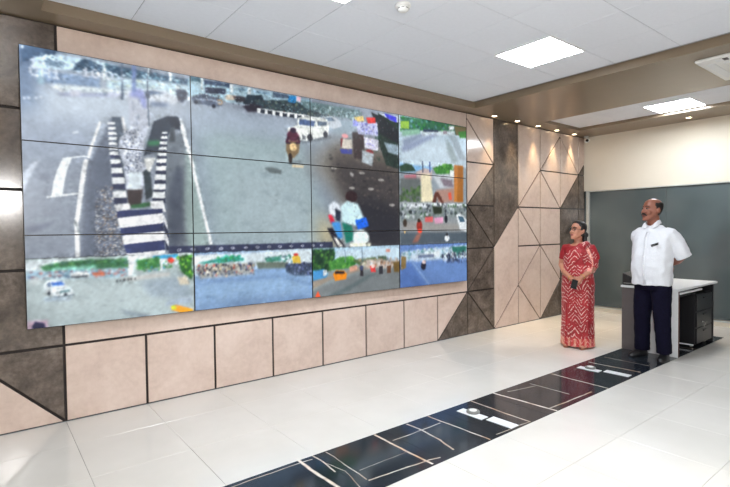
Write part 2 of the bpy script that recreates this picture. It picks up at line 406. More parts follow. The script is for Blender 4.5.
for x, y, nm in zip((5.42, 5.96, 6.52, 7.07, 7.62), (-0.10, -0.10, -0.085, -0.075, -0.07), names):
    downlight(x, y, 'small warm soffit downlight '+nm, (-0.12, 0, 0))
downlight(7.81, -1.69, 'small warm downlight in the soffit over the cream wall', (0, 0.35, 0))
# ceiling cassette
ac = empty('air_conditioner', (5.56, -3.07, ZS-0.001)); tag(ac, 'white square ceiling cassette air conditioner in the brown beam', 'air conditioner')
bm = bmesh.new(); add_box(bm, -0.45, -0.45, -0.03, 0.45, 0.45, 0.0, 0.012, 2)
obj('face_panel', bm, MT['white_plastic'], ac)
boxobj('intake_grille', (-0.27, -0.27, -0.036, 0.27, 0.27, -0.029), MT['white_lam'], ac, 0.003)
for k in range(9): boxobj('grille_slat', (-0.25, -0.245+k*0.06, -0.041, 0.25, -0.225+k*0.06, -0.035), MT['white_plastic'], ac)
for b in ((-0.40, -0.30, -0.33, 0.30), (0.33, -0.30, 0.40, 0.30), (-0.30, 0.33, 0.30, 0.40), (-0.30, -0.40, 0.30, -0.33)):
    boxobj('louvre', (b[0], b[1], -0.0335, b[2], b[3], -0.029), MT['white_lam'], ac, 0.001)
boxobj('indicator', (-0.41, 0.20, -0.034, -0.34, 0.24, -0.0295), MT['black'], ac)
# smoke detector
sd = empty('smoke_detector', (2.24, -1.675, ZC)); tag(sd, 'round white smoke detector on the ceiling tiles', 'smoke detector')
bm = bmesh.new(); disc_lathe(bm, [(0.058, 0.0), (0.058, -0.012), (0.05, -0.02)]); obj('base', bm, MT['white_plastic'], sd, True)
bm = bmesh.new(); disc_lathe(bm, [(0.044, -0.019), (0.042, -0.036), (0.03, -0.048), (0.012, -0.05)]); obj('chamber', bm, MT['white_plastic'], sd, True)
for k in range(8):
    a = 2*PI*k/8; s = boxobj('vent', (-0.01, 0.036, -0.036, 0.01, 0.0445, -0.030), MT['grey_plastic'], sd); s.rotation_euler = (0, 0, a)
# CCTV camera in the corner
cc = empty('security_camera', (7.99, -0.085, ZS)); tag(cc, 'small white security camera under the soffit in the far corner', 'camera')
bm = bmesh.new(); disc_lathe(bm, [(0.04, 0), (0.04, -0.012), (0.018, -0.016)]); tube(bm, [(0, 0, -0.01), (-0.01, -0.01, -0.05)], 0.012); obj('mount', bm, MT['white_plastic'], cc, True)
bm = bmesh.new(); tube(bm, [(0.05, 0.02, -0.062), (-0.09, -0.06, -0.085)], 0.042, 16); obj('housing', bm, MT['white_plastic'], cc, True)
bm = bmesh.new(); tube(bm, [(-0.105, -0.069, -0.088), (-0.125, -0.080, -0.091)], 0.024, 16); obj('lens', bm, MT['black'], cc, True)
PAINT = [
('P',(146,154,166),[(0,513),(3639,513),(3639,2052),(0,2052)],0,1.0),
('P',(146,158,170),[(1208,1796),(3661,1636),(3647,502),(1182,573)],60,1.0),
('P',(163,180,184),[(1292,1678),(2302,1610),(2649,542),(1405,567)],90,1.0),
('P',(172,186,192),[(1560,1304),(2297,1308),(2525,597),(1594,589)],120,0.7),
('P',(214,225,236),[(-23,1859),(1296,1870),(1294,1748),(648,1498),(-34,1405)],140,0.95),  # pale haze painted in: overexposed footage mixed with glare off the screen
('P',(178,190,208),[(-31,1540),(577,1545),(466,1261),(-40,1185)],90,0.6),
('P',(178,190,204),[(1208,1813),(2669,1774),(2542,1635),(1203,1580)],60,0.8),
('N',[(130,140,152),(168,180,190)],[(23,1369),(468,1339),(347,506),(20,506)],60,60,1,2.5,0.25),
('N',[(138,152,160),(178,192,196)],[(1289,1503),(2417,1418),(2650,594),(1405,576)],70,80,2,2.5,0.3),
('P',(96,112,134),[(-18,2056),(254,2060),(253,2000),(103,1955),(72,1662),(-11,1649)],25,1.0),
('P',(148,165,188),[(-5,1890),(127,1916),(119,1597),(-13,1543)],60,0.8),
('P',(206,228,244),[(105,2027),(646,2027),(644,1956),(251,1912),(78,1892)],9,1.0),
('P',(78,96,118),[(11,2049),(241,2057),(215,2015),(166,2011),(134,1983),(86,1980),(55,1938),(19,1923)],4,1.0),
('P',(82,102,122),[(335,1928),(349,1975),(382,2005),(410,2029),(457,2028),(484,2010),(532,2005),(530,1942)],4,1.0),
('P',(96,116,136),[(152,1965),(190,1987),(214,1970),(252,1978),(277,1961),(238,1931),(164,1931)],4,0.7),
('N',[(60,78,98),(120,142,160),(200,222,238)],[(129,2011),(645,2019),(644,1964),(127,1931)],130,15,104,1.2,0.7),
('P',(150,170,196),[(102,1890),(515,1901),(514,1824),(99,1796)],10,1.0),
('P',(178,205,220),[(114,1885),(150,1892),(148,1790),(111,1784)],6,1.0),
('P',(228,238,242),[(210,1801),(1209,1874),(1209,1839),(513,1793),(247,1763)],8,1.0),
('P',(176,184,205),[(234,1746),(583,1789),(582,1765),(246,1719)],8,1.0),
('P',(238,242,244),[(198,1799),(285,1762),(259,1750),(197,1777)],6,1.0),
('P',(210,214,225),[(311,1774),(377,1785),(376,1740),(310,1729)],10,1.0),
('P',(232,246,250),[(539,2029),(560,2030),(557,1893),(536,1889)],4,1.0),
('P',(76,98,118),[(567,2019),(1212,2012),(1211,1960),(884,1952),(565,1926)],10,1.0),
('N',[(60,84,104),(110,150,170),(190,220,232)],[(560,2018),(1212,2012),(1211,1969),(558,1924)],90,26,3,1.4,0.8),
('P',(196,218,228),[(565,1926),(884,1952),(1211,1960),(1209,1874),(563,1832)],10,1.0),
('N',[(232,238,236),(150,170,180),(214,226,214)],[(565,1918),(1211,1951),(1209,1882),(563,1848)],60,28,4,2.5,0.8),
('P',(238,250,252),[(1037,2047),(1062,2043),(1060,1967),(1036,1971)],3,1.0),
('P',(238,250,252),[(863,2063),(878,2061),(877,1984),(861,1981)],3,1.0),
('P',(214,220,228),[(700,1839),(882,1862),(1090,1821),(1089,1787),(698,1768)],16,1.0),
('P',(222,228,235),[(781,1829),(898,1881),(1025,1878),(1099,1839),(1089,1795),(880,1763),(788,1774)],12,1.0),
('P',(112,128,152),[(797,1840),(898,1869),(1009,1866),(881,1829)],8,1.0),
('P',(110,124,150),[(880,1780),(1040,1788),(1006,1749),(879,1739)],14,0.8),
('P',(200,206,222),[(569,1802),(655,1816),(684,1781),(582,1757)],10,1.0),
('P',(60,66,84),[(1092,1905),(1176,1920),(1183,1852),(1140,1803),(1099,1839)],8,1.0),
('N',[(48,50,66),(70,60,70)],[(1092,1914),(1210,1917),(1209,1856),(1107,1823)],22,20,5,0.8,0.9),
('P',(178,205,218),[(1195,2026),(2310,2041),(2307,1880),(1192,1871)],6,1.0),
('P',(86,118,132),[(1213,2046),(1309,2046),(1308,2003),(1212,2003)],4,1.0),
('P',(72,88,112),[(1335,2034),(1575,2041),(1574,2005),(1334,1999)],5,1.0),
('P',(58,64,84),[(1343,1974),(1526,1988),(1525,1942),(1342,1921)],4,1.0),
('P',(232,240,240),[(1309,2046),(1326,2045),(1324,1936),(1307,1942)],3,1.0),
('P',(236,244,246),[(1575,2041),(1603,2046),(1602,1964),(1573,1959)],3,1.0),
('P',(236,244,246),[(1750,2035),(1780,2040),(1779,1975),(1749,1970)],3,1.0),
('P',(120,150,172),[(1651,2018),(1740,2024),(1740,2005),(1651,2000)],4,1.0),
('P',(120,150,172),[(1810,2026),(1977,2026),(1976,2007),(1810,2008)],4,1.0),
('P',(92,108,128),[(2009,2041),(2184,2040),(2184,2001),(2008,1992)],5,1.0),
('P',(226,214,196),[(1535,1944),(1630,1950),(1630,1905),(1534,1890)],5,1.0),
('P',(60,58,64),[(1592,1944),(1729,1948),(1727,1892),(1629,1886)],6,1.0),
('P',(48,62,72),[(1739,1968),(1892,1993),(1912,1920),(1787,1873),(1697,1878)],5,1.0),
('P',(60,76,82),[(1819,1934),(2195,1993),(2547,1965),(2671,1900),(2670,1858),(2193,1864),(1848,1863)],7,1.0),
('N',[(38,50,58),(90,110,104),(120,128,112),(52,60,72)],[(1809,1951),(2309,1991),(2672,1942),(2670,1858),(2193,1864),(1828,1860)],110,26,6,1,0.85),
('P',(52,48,60),[(1687,1858),(1768,1898),(1890,1888),(1889,1841),(1746,1811)],6,1.0),
('P',(50,140,200),[(2179,2039),(2264,2043),(2263,1973),(2178,1970)],3,1.0),
('P',(224,190,200),[(2275,2045),(2321,2042),(2321,1992),(2274,1995)],3,1.0),
('P',(150,180,196),[(2321,2032),(2439,2031),(2438,1970),(2320,1962)],4,1.0),
('L',(238,242,244),[(1848,1840),(2306,1845),(2734,1840)],44,0,1.0),
('L',(50,56,66),[(1879,1840),(1912,1839)],36,0,1.0),
('L',(50,56,66),[(1956,1839),(1990,1838)],36,0,1.0),
('L',(50,56,66),[(2035,1839),(2070,1838)],36,0,1.0),
('L',(50,56,66),[(2116,1839),(2152,1838)],36,0,1.0),
('L',(50,56,66),[(2199,1839),(2235,1838)],36,0,1.0),
('L',(50,56,66),[(2283,1839),(2320,1838)],36,0,1.0),
('L',(50,56,66),[(2369,1839),(2407,1837)],36,0,1.0),
('L',(50,56,66),[(2457,1838),(2496,1837)],36,0,1.0),
('L',(50,56,66),[(2548,1838),(2587,1837)],36,0,1.0),
('P',(98,108,126),[(1218,1858),(1271,1901),(1351,1918),(1395,1904),(1468,1897),(1505,1867),(1495,1830),(1403,1816),(1243,1818)],4,1.0),
('P',(60,70,90),[(1261,1882),(1341,1908),(1377,1892),(1270,1866)],3,1.0),
('E',(232,196,150),(1477,1863,24,22),6,1.0),
('L',(150,160,176),[(1261,1856),(1395,1868),(1486,1855)],12,2,1.0),
('E',(40,44,56),(1260,1830,18,18),3,1.0),
('E',(40,44,56),(1421,1819,20,18),3,1.0),
('P',(112,136,140),[(2309,2011),(3071,2020),(3070,1910),(2671,1900),(2366,1939)],6,1.0),
('N',[(70,92,92),(150,176,180),(96,120,110),(200,214,220)],[(2309,2001),(3099,2002),(3097,1892),(2645,1886)],90,26,7,1,0.85),
('P',(152,168,180),[(2521,1879),(3042,1906),(2956,1679),(2668,1732)],22,1.0),
('P',(198,206,214),[(2570,1876),(2709,1905),(2799,1864),(2825,1814),(2720,1770),(2619,1789)],5,1.0),
('P',(120,140,160),[(2608,1876),(2696,1887),(2734,1856),(2620,1841)],4,1.0),
('P',(112,120,126),[(2279,1607),(2668,1700),(2706,1673),(2372,1582)],6,0.8),
('P',(236,240,236),[(2162,1713),(2270,1756),(2283,1822),(2341,1850),(2632,1863),(2656,1783),(2649,1698),(2517,1653),(2373,1607),(2302,1610),(2177,1646)],3,1.0),
('P',(84,104,140),[(2300,1819),(2484,1823),(2471,1765),(2293,1764)],3,1.0),
('P',(96,112,130),[(2508,1826),(2632,1832),(2631,1795),(2520,1776)],3,1.0),
('L',(214,220,220),[(2492,1829),(2495,1763)],14,0,1.0),
('L',(190,198,198),[(2281,1737),(2643,1760)],8,2,0.8),
('P',(70,74,80),[(2190,1696),(2269,1686),(2269,1666),(2189,1672)],3,1.0),
('E',(250,250,240),(2292,1683,14,10),2,1.0),
('P',(140,146,148),[(2178,1656),(2314,1631),(2314,1616),(2177,1641)],3,1.0),
('E',(50,52,60),(2421,1647,35,38),3,1.0),
('E',(50,52,60),(2611,1699,28,35),3,1.0),
('P',(120,124,130),[(2327,1672),(2373,1657),(2373,1617),(2326,1612)],4,1.0),
('P',(140,120,92),[(2143,1593),(2302,1610),(2289,1488),(2230,1423),(2174,1418),(2141,1494)],8,1.0),
('P',(110,118,122),[(2162,1378),(2299,1409),(2322,1380),(2184,1350)],6,0.6),
('E',(92,44,66),(2223,1641,71,54),6,1.0),
('L',(70,36,56),[(2166,1625),(2148,1574),(2187,1568)],26,3,1.0),
('L',(80,40,60),[(2280,1637),(2296,1589),(2261,1575)],26,3,1.0),
('L',(60,56,60),[(2142,1563),(2302,1579)],10,2,1.0),
('E',(60,40,64),(2224,1700,34,29),5,1.0),
('E',(236,208,160),(2223,1532,41,40),5,1.0),
('E',(58,48,42),(2188,1420,23,50),4,1.0),
('P',(228,214,186),[(2206,1357),(2345,1357),(2333,1331),(2206,1332)],5,1.0),
('P',(112,122,124),[(1900,1300),(1985,1316),(2093,1294),(2082,1254),(1963,1257)],8,1.0),
('P',(138,134,126),[(2515,1508),(2796,1662),(3065,1624),(3693,1568),(3679,454),(3162,471),(2838,958),(2610,1225),(2368,1364)],110,1.0),
('P',(112,104,96),[(2665,1543),(2929,1654),(3693,1568),(3686,1047),(3056,973),(2789,1235)],70,0.9),
('P',(78,74,74),[(2677,1481),(2926,1481),(3691,1402),(3679,454),(3279,467),(2945,916),(2737,1210)],80,1.0),
('P',(54,54,60),[(2920,1068),(3346,1037),(3684,905),(3679,454),(3134,472)],80,1.0),
('N',[(60,58,58),(98,92,86),(120,112,104),(48,48,52)],[(2602,1516),(3691,1426),(3684,869),(3056,973),(2724,1231)],120,34,8,2.2,0.7),
('E',(190,188,182),(3089,1328,43,14),5,0.7),
('E',(190,188,182),(3215,1157,44,15),5,0.7),
('E',(190,188,182),(2948,1156,41,14),5,0.7),
('E',(190,188,182),(3364,1266,45,15),5,0.7),
('E',(190,188,182),(2713,1357,39,13),5,0.7),
('E',(190,188,182),(3527,984,47,15),5,0.7),
('P',(52,66,60),[(3329,2023),(3698,1992),(3691,1402),(3441,1443),(3325,1717)],6,1.0),
('N',[(40,70,56),(70,96,80),(84,88,80),(36,46,44)],[(3240,1876),(3696,1815),(3691,1402),(3293,1488)],80,34,9,0.7,0.8),
('P',(160,178,190),[(3414,1704),(3662,1683),(3661,1565),(3474,1595)],8,1.0),
('P',(52,56,60),[(3227,2020),(3418,1978),(3696,1827),(3694,1686),(3356,1789)],5,1.0),
('P',(206,214,230),[(3329,2023),(3698,2027),(3697,1945),(3540,1960)],4,1.0),
('P',(84,84,204),[(3419,2035),(3603,2015),(3618,1947),(3464,1984)],5,1.0),
('P',(70,60,60),[(2957,1765),(3124,1785),(3119,1474),(2981,1485)],6,1.0),
('P',(188,192,222),[(3014,1881),(3313,1914),(3326,1763),(3040,1753)],4,1.0),
('P',(150,156,220),[(2973,1897),(3042,1906),(3041,1841),(2972,1832)],4,1.0),
('N',[(96,100,170),(222,224,240),(120,118,190)],[(3041,1874),(3313,1897),(3311,1784),(3054,1766)],46,24,10,2.2,0.9),
('P',(214,214,230),[(3123,1729),(3325,1717),(3323,1593),(3136,1609)],4,1.0),
('N',[(150,146,196),(236,236,240)],[(3137,1720),(3310,1705),(3309,1603),(3150,1621)],20,24,11,2,0.9),
('P',(232,206,130),[(2987,1932),(3112,1960),(3126,1906),(3028,1888)],4,1.0),
('P',(206,70,66),[(3155,1949),(3284,1966),(3298,1906),(3182,1886)],4,1.0),
('E',(150,70,70),(3199,1565,58,34),4,1.0),
('P',(180,190,196),[(3093,1583),(3264,1554),(3233,1416),(3091,1450)],8,1.0),
('P',(206,200,190),[(2809,1674),(2956,1679),(2955,1581),(2821,1579)],5,1.0),
('P',(78,84,150),[(2794,1566),(2955,1581),(2954,1526),(2807,1519)],5,1.0),
('E',(228,168,170),(2863,1712,45,24),4,1.0),
('P',(120,60,60),[(2809,1684),(2836,1687),(2821,1590),(2802,1598)],4,1.0),
('P',(186,170,130),[(2505,888),(2653,785),(2845,514),(2499,525)],90,0.8),
('P',(44,42,52),[(2614,721),(2691,721),(2845,514),(2739,518)],7,1.0),
('P',(232,232,226),[(2689,636),(2741,614),(2818,515),(2765,517)],6,1.0),
('P',(210,60,80),[(2629,858),(2680,869),(2717,785),(2666,763)],7,1.0),
('E',(228,236,244),(2713,923,72,74),9,1.0),
('P',(52,60,76),[(2720,934),(2797,892),(2782,785),(2731,806)],8,1.0),
('P',(80,150,214),[(2666,785),(2782,785),(2819,612),(2754,614)],10,1.0),
('P',(206,232,238),[(2798,957),(2892,1024),(3028,984),(3110,830),(2997,741),(2809,785)],9,1.0),
('P',(36,120,104),[(2809,785),(2942,741),(2967,588),(2859,557)],10,1.0),
('P',(40,110,220),[(2984,807),(3139,841),(3180,741),(3024,697)],8,1.0),
('E',(226,240,240),(3065,608,114,95),10,1.0),
('P',(236,238,220),[(2912,556),(3207,549),(3191,493),(2912,502)],9,1.0),
('E',(58,38,40),(2940,1063,83,60),7,1.0),
('P',(232,232,230),[(2924,1329),(2978,1310),(2964,1277),(2923,1296)],6,0.6),
('N',[(150,140,128),(92,86,80),(70,66,64),(128,120,110)],[(2514,1426),(2796,1640),(3692,1544),(3686,1047),(2946,971)],260,16,91,2.0,0.55),
('N',[(40,40,46),(74,72,74),(92,90,90)],[(2854,1130),(3686,1047),(3679,454),(3134,472)],160,20,92,1.5,0.5),
('N',[(40,52,60),(150,170,180),(210,222,228),(84,100,108),(120,84,76)],[(1227,1911),(1729,1948),(2671,1931),(2670,1868),(1767,1870),(1226,1850)],240,13,93,1.2,0.7),
('N',[(46,60,70),(200,214,222),(120,140,150)],[(1230,2023),(2310,2041),(2309,1981),(1228,1946)],150,14,94,1.6,0.55),
('N',[(40,60,64),(96,130,128),(180,200,206)],[(2309,2011),(3099,2013),(3097,1903),(2608,1891)],160,13,95,1,0.6),
('N',[(50,66,84),(220,230,236),(150,168,186),(104,118,140)],[(128,1989),(1212,2012),(1209,1839),(221,1744)],330,15,96,1.8,0.5),
('N',[(40,54,50),(90,110,96),(140,146,150),(200,200,210),(120,60,60)],[(2933,1946),(3697,1969),(3691,1461),(3147,1421),(2927,1567)],260,15,97,1,0.5),
('N',[(120,130,134),(186,196,198),(150,162,166)],[(1259,1760),(2542,1635),(2714,540),(1396,576)],500,22,98,3.0,0.22),
('N',[(120,128,140),(180,188,200)],[(31,1441),(490,1418),(333,491),(20,506)],300,18,99,3.0,0.25),
('P',(118,126,140),[(475,1340),(579,1600),(673,1613),(680,1279),(594,1035),(683,458),(346,475),(384,949),(417,1219)],10,1.0),
('P',(104,112,126),[(489,1341),(587,1350),(578,955),(639,461),(373,474),(425,951)],16,0.8),
('P',(96,106,118),[(593,1610),(665,1620),(682,1038),(609,1035)],5,1.0),
('P',(118,126,134),[(887,1378),(1169,1593),(1180,1276),(1198,485),(996,494),(991,1052)],12,1.0),
('N',[(76,82,94),(150,158,164),(90,96,104)],[(1018,1516),(1177,1534),(1190,538),(997,545)],50,60,12,1,0.45),
('P',(70,76,92),[(1061,1224),(1162,1249),(1134,713),(1079,525),(1013,544),(990,967)],24,0.55),
('P',(164,182,178),[(1165,1404),(1217,1408),(1359,568),(1164,504),(1139,972)],20,0.8),
('N',[(200,200,196),(70,76,90),(170,140,110),(232,232,230),(90,92,104)],[(468,1053),(581,1074),(660,757),(691,458),(448,470)],1100,11,13,1,0.8),
('P',(62,70,82),[(816,1322),(908,1619),(1021,1676),(1104,1679),(1132,1631),(1118,1578),(1052,1579),(1001,1472),(934,1366)],5,1.0),
('P',(50,56,68),[(1021,1659),(1095,1682),(1132,1640),(1118,1570),(1052,1579)],6,1.0),
('P',(78,84,90),[(1035,1577),(1077,1599),(1074,1463),(1025,1458)],6,1.0),
('P',(66,124,90),[(857,1449),(952,1467),(951,1425),(856,1408)],9,1.0),
('P',(226,232,236),[(1112,1671),(1137,1666),(1169,1559),(1199,1390),(1173,1387)],5,1.0),
('L',(240,244,246),[(1127,1605),(1191,1406),(1254,1106),(1311,853),(1369,586)],26,4,1.0),
('P',(226,228,230),[(658,1619),(680,1622),(719,1362),(710,1297)],4,1.0),
('P',(200,206,218),[(713,1794),(858,1817),(885,1649),(834,1455),(792,1288),(853,1243),(802,1044),(682,1038),(671,1230),(638,1355),(647,1451),(722,1539)],5,1.0),
('N',[(70,78,96),(236,240,244),(120,128,144)],[(663,1516),(813,1534),(797,1174),(684,1167)],260,14,14,0.5,0.9),
('N',[(150,160,176),(226,232,238)],[(728,1764),(857,1784),(867,1557),(722,1523)],60,20,15,0.4,0.7),
('P',(164,172,216),[(721,1795),(752,1856),(813,1867),(850,1816),(855,1719),(825,1714),(796,1791)],9,1.0),
('P',(138,154,198),[(749,2064),(779,2070),(774,1836),(744,1831)],8,0.85),
('P',(112,124,140),[(665,2063),(681,2062),(679,1757),(661,1754)],4,1.0),
('L',(126,138,152),[(865,2063),(862,1850),(868,1573)],12,2,1.0),
('E',(104,112,128),(862,1826,18,33),4,1.0),
('P',(210,220,226),[(707,1184),(805,1191),(794,1043),(696,1039)],4,1.0),
('P',(74,66,66),[(689,1039),(810,1052),(792,929),(738,895),(694,926)],4,1.0),
('P',(62,72,78),[(813,1191),(868,1244),(886,997),(831,963)],4,1.0),
('P',(224,226,224),[(823,1307),(917,1314),(867,1195),(837,1226)],4,1.0),
('P',(232,236,240),[(560,1566),(614,1573),(613,1554),(560,1547)],0,1.0),
('P',(232,236,240),[(562,1528),(617,1534),(616,1514),(561,1507)],0,1.0),
('P',(232,236,240),[(563,1489),(620,1495),(619,1474),(563,1467)],0,1.0),
('P',(232,236,240),[(565,1450),(623,1456),(622,1434),(564,1428)],0,1.0),
('P',(232,236,240),[(566,1411),(626,1417),(625,1394),(566,1388)],0,1.0),
('P',(232,236,240),[(568,1372),(629,1378),(628,1354),(567,1348)],0,1.0),
('P',(232,236,240),[(570,1333),(632,1338),(632,1314),(569,1308)],0,1.0),
('P',(236,240,242),[(569,1333),(630,1340),(637,1315),(573,1307)],0,1.0),
('P',(66,72,96),[(573,1307),(637,1315),(643,1294),(576,1286)],0,1.0),
('P',(236,240,242),[(573,1274),(642,1281),(649,1248),(577,1240)],0,1.0),
('P',(66,72,96),[(577,1240),(649,1248),(655,1220),(580,1212)],0,1.0),
('P',(236,240,242),[(577,1207),(655,1215),(661,1173),(581,1166)],0,1.0),
('P',(66,72,96),[(581,1166),(661,1173),(666,1138),(584,1131)],0,1.0),
('P',(236,240,242),[(581,1133),(667,1139),(673,1090),(585,1083)],0,1.0),
('P',(66,72,96),[(585,1083),(673,1090),(677,1047),(588,1041)],0,1.0),
('P',(236,240,242),[(585,1026),(678,1032),(685,978),(588,973)],0,1.0),
('P',(66,72,96),[(588,973),(685,978),(688,931),(591,927)],0,1.0),
('P',(234,238,240),[(970,1536),(1014,1542),(1014,1524),(967,1517)],0,1.0),
('P',(58,64,84),[(967,1519),(1014,1524),(1017,1511),(965,1505)],0,1.0),
('P',(234,238,240),[(961,1497),(1011,1504),(1011,1483),(958,1476)],0,1.0),
('P',(58,64,84),[(958,1478),(1011,1483),(1014,1468),(956,1462)],0,1.0),
('P',(234,238,240),[(952,1455),(1008,1461),(1008,1437),(949,1429)],0,1.0),
('P',(58,64,84),[(949,1431),(1008,1437),(1011,1418),(947,1412)],0,1.0),
('P',(234,238,240),[(943,1408),(1005,1415),(1005,1389),(940,1381)],0,1.0),
('P',(58,64,84),[(940,1383),(1005,1389),(1008,1369),(938,1363)],0,1.0),
('P',(234,238,240),[(934,1361),(1002,1368),(1002,1340),(931,1332)],0,1.0),
('P',(58,64,84),[(931,1334),(1002,1340),(1004,1318),(929,1312)],0,1.0),
('P',(234,238,240),[(925,1307),(999,1314),(998,1281),(922,1273)],0,1.0),
('P',(58,64,84),[(922,1275),(998,1281),(1001,1255),(920,1249)],0,1.0),
('P',(234,238,240),[(916,1248),(996,1254),(995,1216),(912,1209)],0,1.0),
('P',(58,64,84),[(912,1210),(995,1216),(998,1186),(910,1180)],0,1.0),
('P',(234,238,240),[(906,1173),(992,1179),(991,1136),(903,1129)],0,1.0),
('P',(58,64,84),[(903,1131),(991,1136),(994,1102),(900,1098)],0,1.0),
('P',(234,238,240),[(896,1097),(988,1103),(987,1056),(893,1050)],0,1.0),
('P',(58,64,84),[(893,1052),(987,1056),(990,1019),(891,1015)],0,1.0),
('P',(234,238,240),[(887,1031),(985,1035),(984,984),(884,979)],0,1.0),
('P',(58,64,84),[(884,981),(984,984),(986,944),(881,941)],0,1.0),
('P',(238,240,242),[(592,920),(705,931),(708,886),(605,869)],0,1.0),
('P',(238,240,242),[(862,951),(965,962),(987,866),(868,898)],0,1.0),
('P',(62,70,104),[(604,869),(960,895),(961,857),(615,813)],0,1.0),
('P',(240,241,242),[(615,813),(961,857),(964,773),(631,733)],0,1.0),
('P',(60,68,102),[(631,733),(964,773),(967,706),(642,673)],0,1.0),
('P',(240,241,242),[(642,673),(967,706),(970,630),(657,601)],0,1.0),
('P',(64,72,108),[(657,601),(970,630),(973,546),(672,524)],0,1.0),
('P',(240,241,242),[(672,524),(973,546),(976,461),(688,442)],0,1.0),
('P',(226,228,232),[(963,857),(969,782),(1000,706),(994,782)],0,1.0),
('P',(52,58,80),[(969,782),(972,706),(1003,629),(1000,706)],0,1.0),
('P',(226,228,232),[(972,706),(974,630),(1006,570),(1003,629)],0,1.0),
('P',(52,58,80),[(974,630),(981,545),(1005,544),(1006,570)],0,1.0),
('P',(66,110,76),[(716,919),(862,947),(861,914),(783,896),(715,895)],4,1.0),
('L',(240,243,245),[(508,1560),(441,1352),(422,1281)],20,0,1.0),
('L',(240,243,245),[(405,1257),(386,1164),(365,1010),(333,781),(330,476)],30,0,1.0),
('L',(228,234,240),[(273,1261),(433,1293)],10,0,1.0),
('P',(234,240,243),[(254,1263),(312,1268),(274,1156),(259,1081),(244,983),(174,976),(189,1077),(214,1167)],0,1.0),
('L',(232,238,242),[(146,964),(345,998)],12,0,1.0),
('P',(205,214,226),[(-7,1109),(67,1215),(110,1233),(66,1157),(27,1054),(-4,974)],6,1.0),
('P',(214,222,232),[(317,1464),(357,1476),(363,1458),(323,1446)],5,1.0),
('P',(120,126,142),[(2,737),(173,780),(205,818),(160,751),(60,700)],10,0.8),
('P',(124,132,146),[(83,1115),(144,1148),(194,1121),(130,1074)],12,0.6),
('L',(92,106,112),[(321,796),(351,681)],10,3,0.7),
('P',(58,63,88),[(1005,513),(2687,513),(2687,576),(1005,576)],3,0.95),
('I',(206,210,222),1088,544),
('I',(206,210,222),1207,544),
('I',(206,210,222),1340,544),
('I',(206,210,222),1460,544),
('I',(206,210,222),1574,544),
('I',(206,210,222),1701,544),
('I',(206,210,222),1818,544),
('I',(206,210,222),1944,544),
('I',(206,210,222),2057,544),
('I',(206,210,222),2186,544),
('I',(206,210,222),2313,544),
('I',(206,210,222),2444,544),
('I',(206,210,222),2542,544),
('T','CH1',(60,1909),72,(226,234,244)),
('T','10:0',(401,1963),70,(232,236,246)),
('T','1-',(68,1969),64,(214,224,238)),
('T','06',(601,1960),62,(200,214,230)),
('E',(226,234,244),(107,1877,10,10),5,0.8),
('E',(226,234,244),(106,1840,10,10),5,0.8),
('E',(226,234,244),(25,1669,9,10),5,0.8),
('E',(226,234,244),(54,1674,10,10),5,0.8),
('E',(226,234,244),(97,1680,9,10),5,0.8),
('E',(226,234,244),(127,1692,10,10),5,0.8),
('E',(210,220,236),(22,2034,7,11),3,1.0),
('P',(176,190,192),[(0,0),(1213,0),(1213,513),(0,513)],0,1.0),
('P',(226,236,240),[(-5,492),(217,504),(699,498),(1198,520),(1197,433),(-6,420)],10,1.0),
('P',(70,120,84),[(91,458),(216,481),(414,495),(684,491),(682,410),(412,402),(114,413)],8,1.0),
('N',[(48,104,66),(110,160,100),(90,130,120)],[(153,470),(684,491),(683,426),(152,425)],70,26,21,1.3,0.85),
('P',(150,210,190),[(164,439),(454,446),(453,407),(189,401)],8,1.0),
('P',(166,196,214),[(6,419),(682,410),(681,337),(4,362)],10,1.0),
('N',[(190,110,100),(90,110,150),(230,236,240),(120,80,90),(96,150,170)],[(6,419),(682,410),(681,345),(4,369)],110,24,22,1.3,0.8),
('P',(236,240,242),[(278,387),(331,403),(411,390),(417,351),(290,352)],4,1.0),
('P',(60,70,80),[(284,368),(397,372),(397,357),(284,357)],4,1.0),
('P',(206,110,80),[(425,390),(508,392),(515,360),(431,362)],5,1.0),
('P',(192,204,206),[(3,333),(1178,347),(1190,101),(-4,36)],60,0.7),
('P',(150,164,178),[(770,298),(1092,318),(1192,188),(1190,101),(845,168)],22,0.7),
('P',(176,190,204),[(988,120),(1190,136),(1189,74),(962,72)],10,1.0),
('P',(140,152,162),[(616,84),(810,22),(888,-13),(840,-24),(659,31)],10,0.8),
('P',(116,128,138),[(159,231),(288,242),(307,225),(184,210)],5,0.8),
('P',(236,240,244),[(692,507),(729,505),(718,351),(681,337)],4,1.0),
('P',(232,236,240),[(677,507),(980,537),(980,511),(676,475)],4,1.0),
('P',(80,170,214),[(868,499),(1079,508),(1078,473),(883,474)],5,1.0),
('P',(72,130,76),[(744,472),(931,488),(929,404),(757,389)],7,1.0),
('N',[(60,116,70),(120,170,110),(90,160,190)],[(744,472),(1029,493),(1026,390),(741,374)],50,26,23,1,0.8),
('P',(232,240,244),[(931,471),(951,470),(948,369),(928,371)],3,1.0),
('E',(214,80,64),(1020,459,29,22),4,1.0),
('P',(60,110,60),[(1078,482),(1198,503),(1193,276),(1142,314),(1093,369)],6,1.0),
('N',[(120,190,60),(40,90,44),(80,150,54),(160,210,90)],[(1070,482),(1198,494),(1194,293),(1109,351)],50,28,24,1,0.85),
('P',(214,206,188),[(1066,311),(1142,314),(1175,242),(1090,240)],8,1.0),
('P',(196,198,196),[(607,326),(849,351),(1009,357),(1008,323),(695,304)],8,1.0),
('E',(60,66,72),(599,311,7,10),3,1.0),
('E',(60,66,72),(625,313,7,10),3,1.0),
('E',(60,66,72),(652,315,7,10),3,1.0),
('E',(60,66,72),(679,317,6,10),3,1.0),
('E',(60,66,72),(706,319,6,10),3,1.0),
('E',(60,66,72),(733,321,6,10),3,1.0),
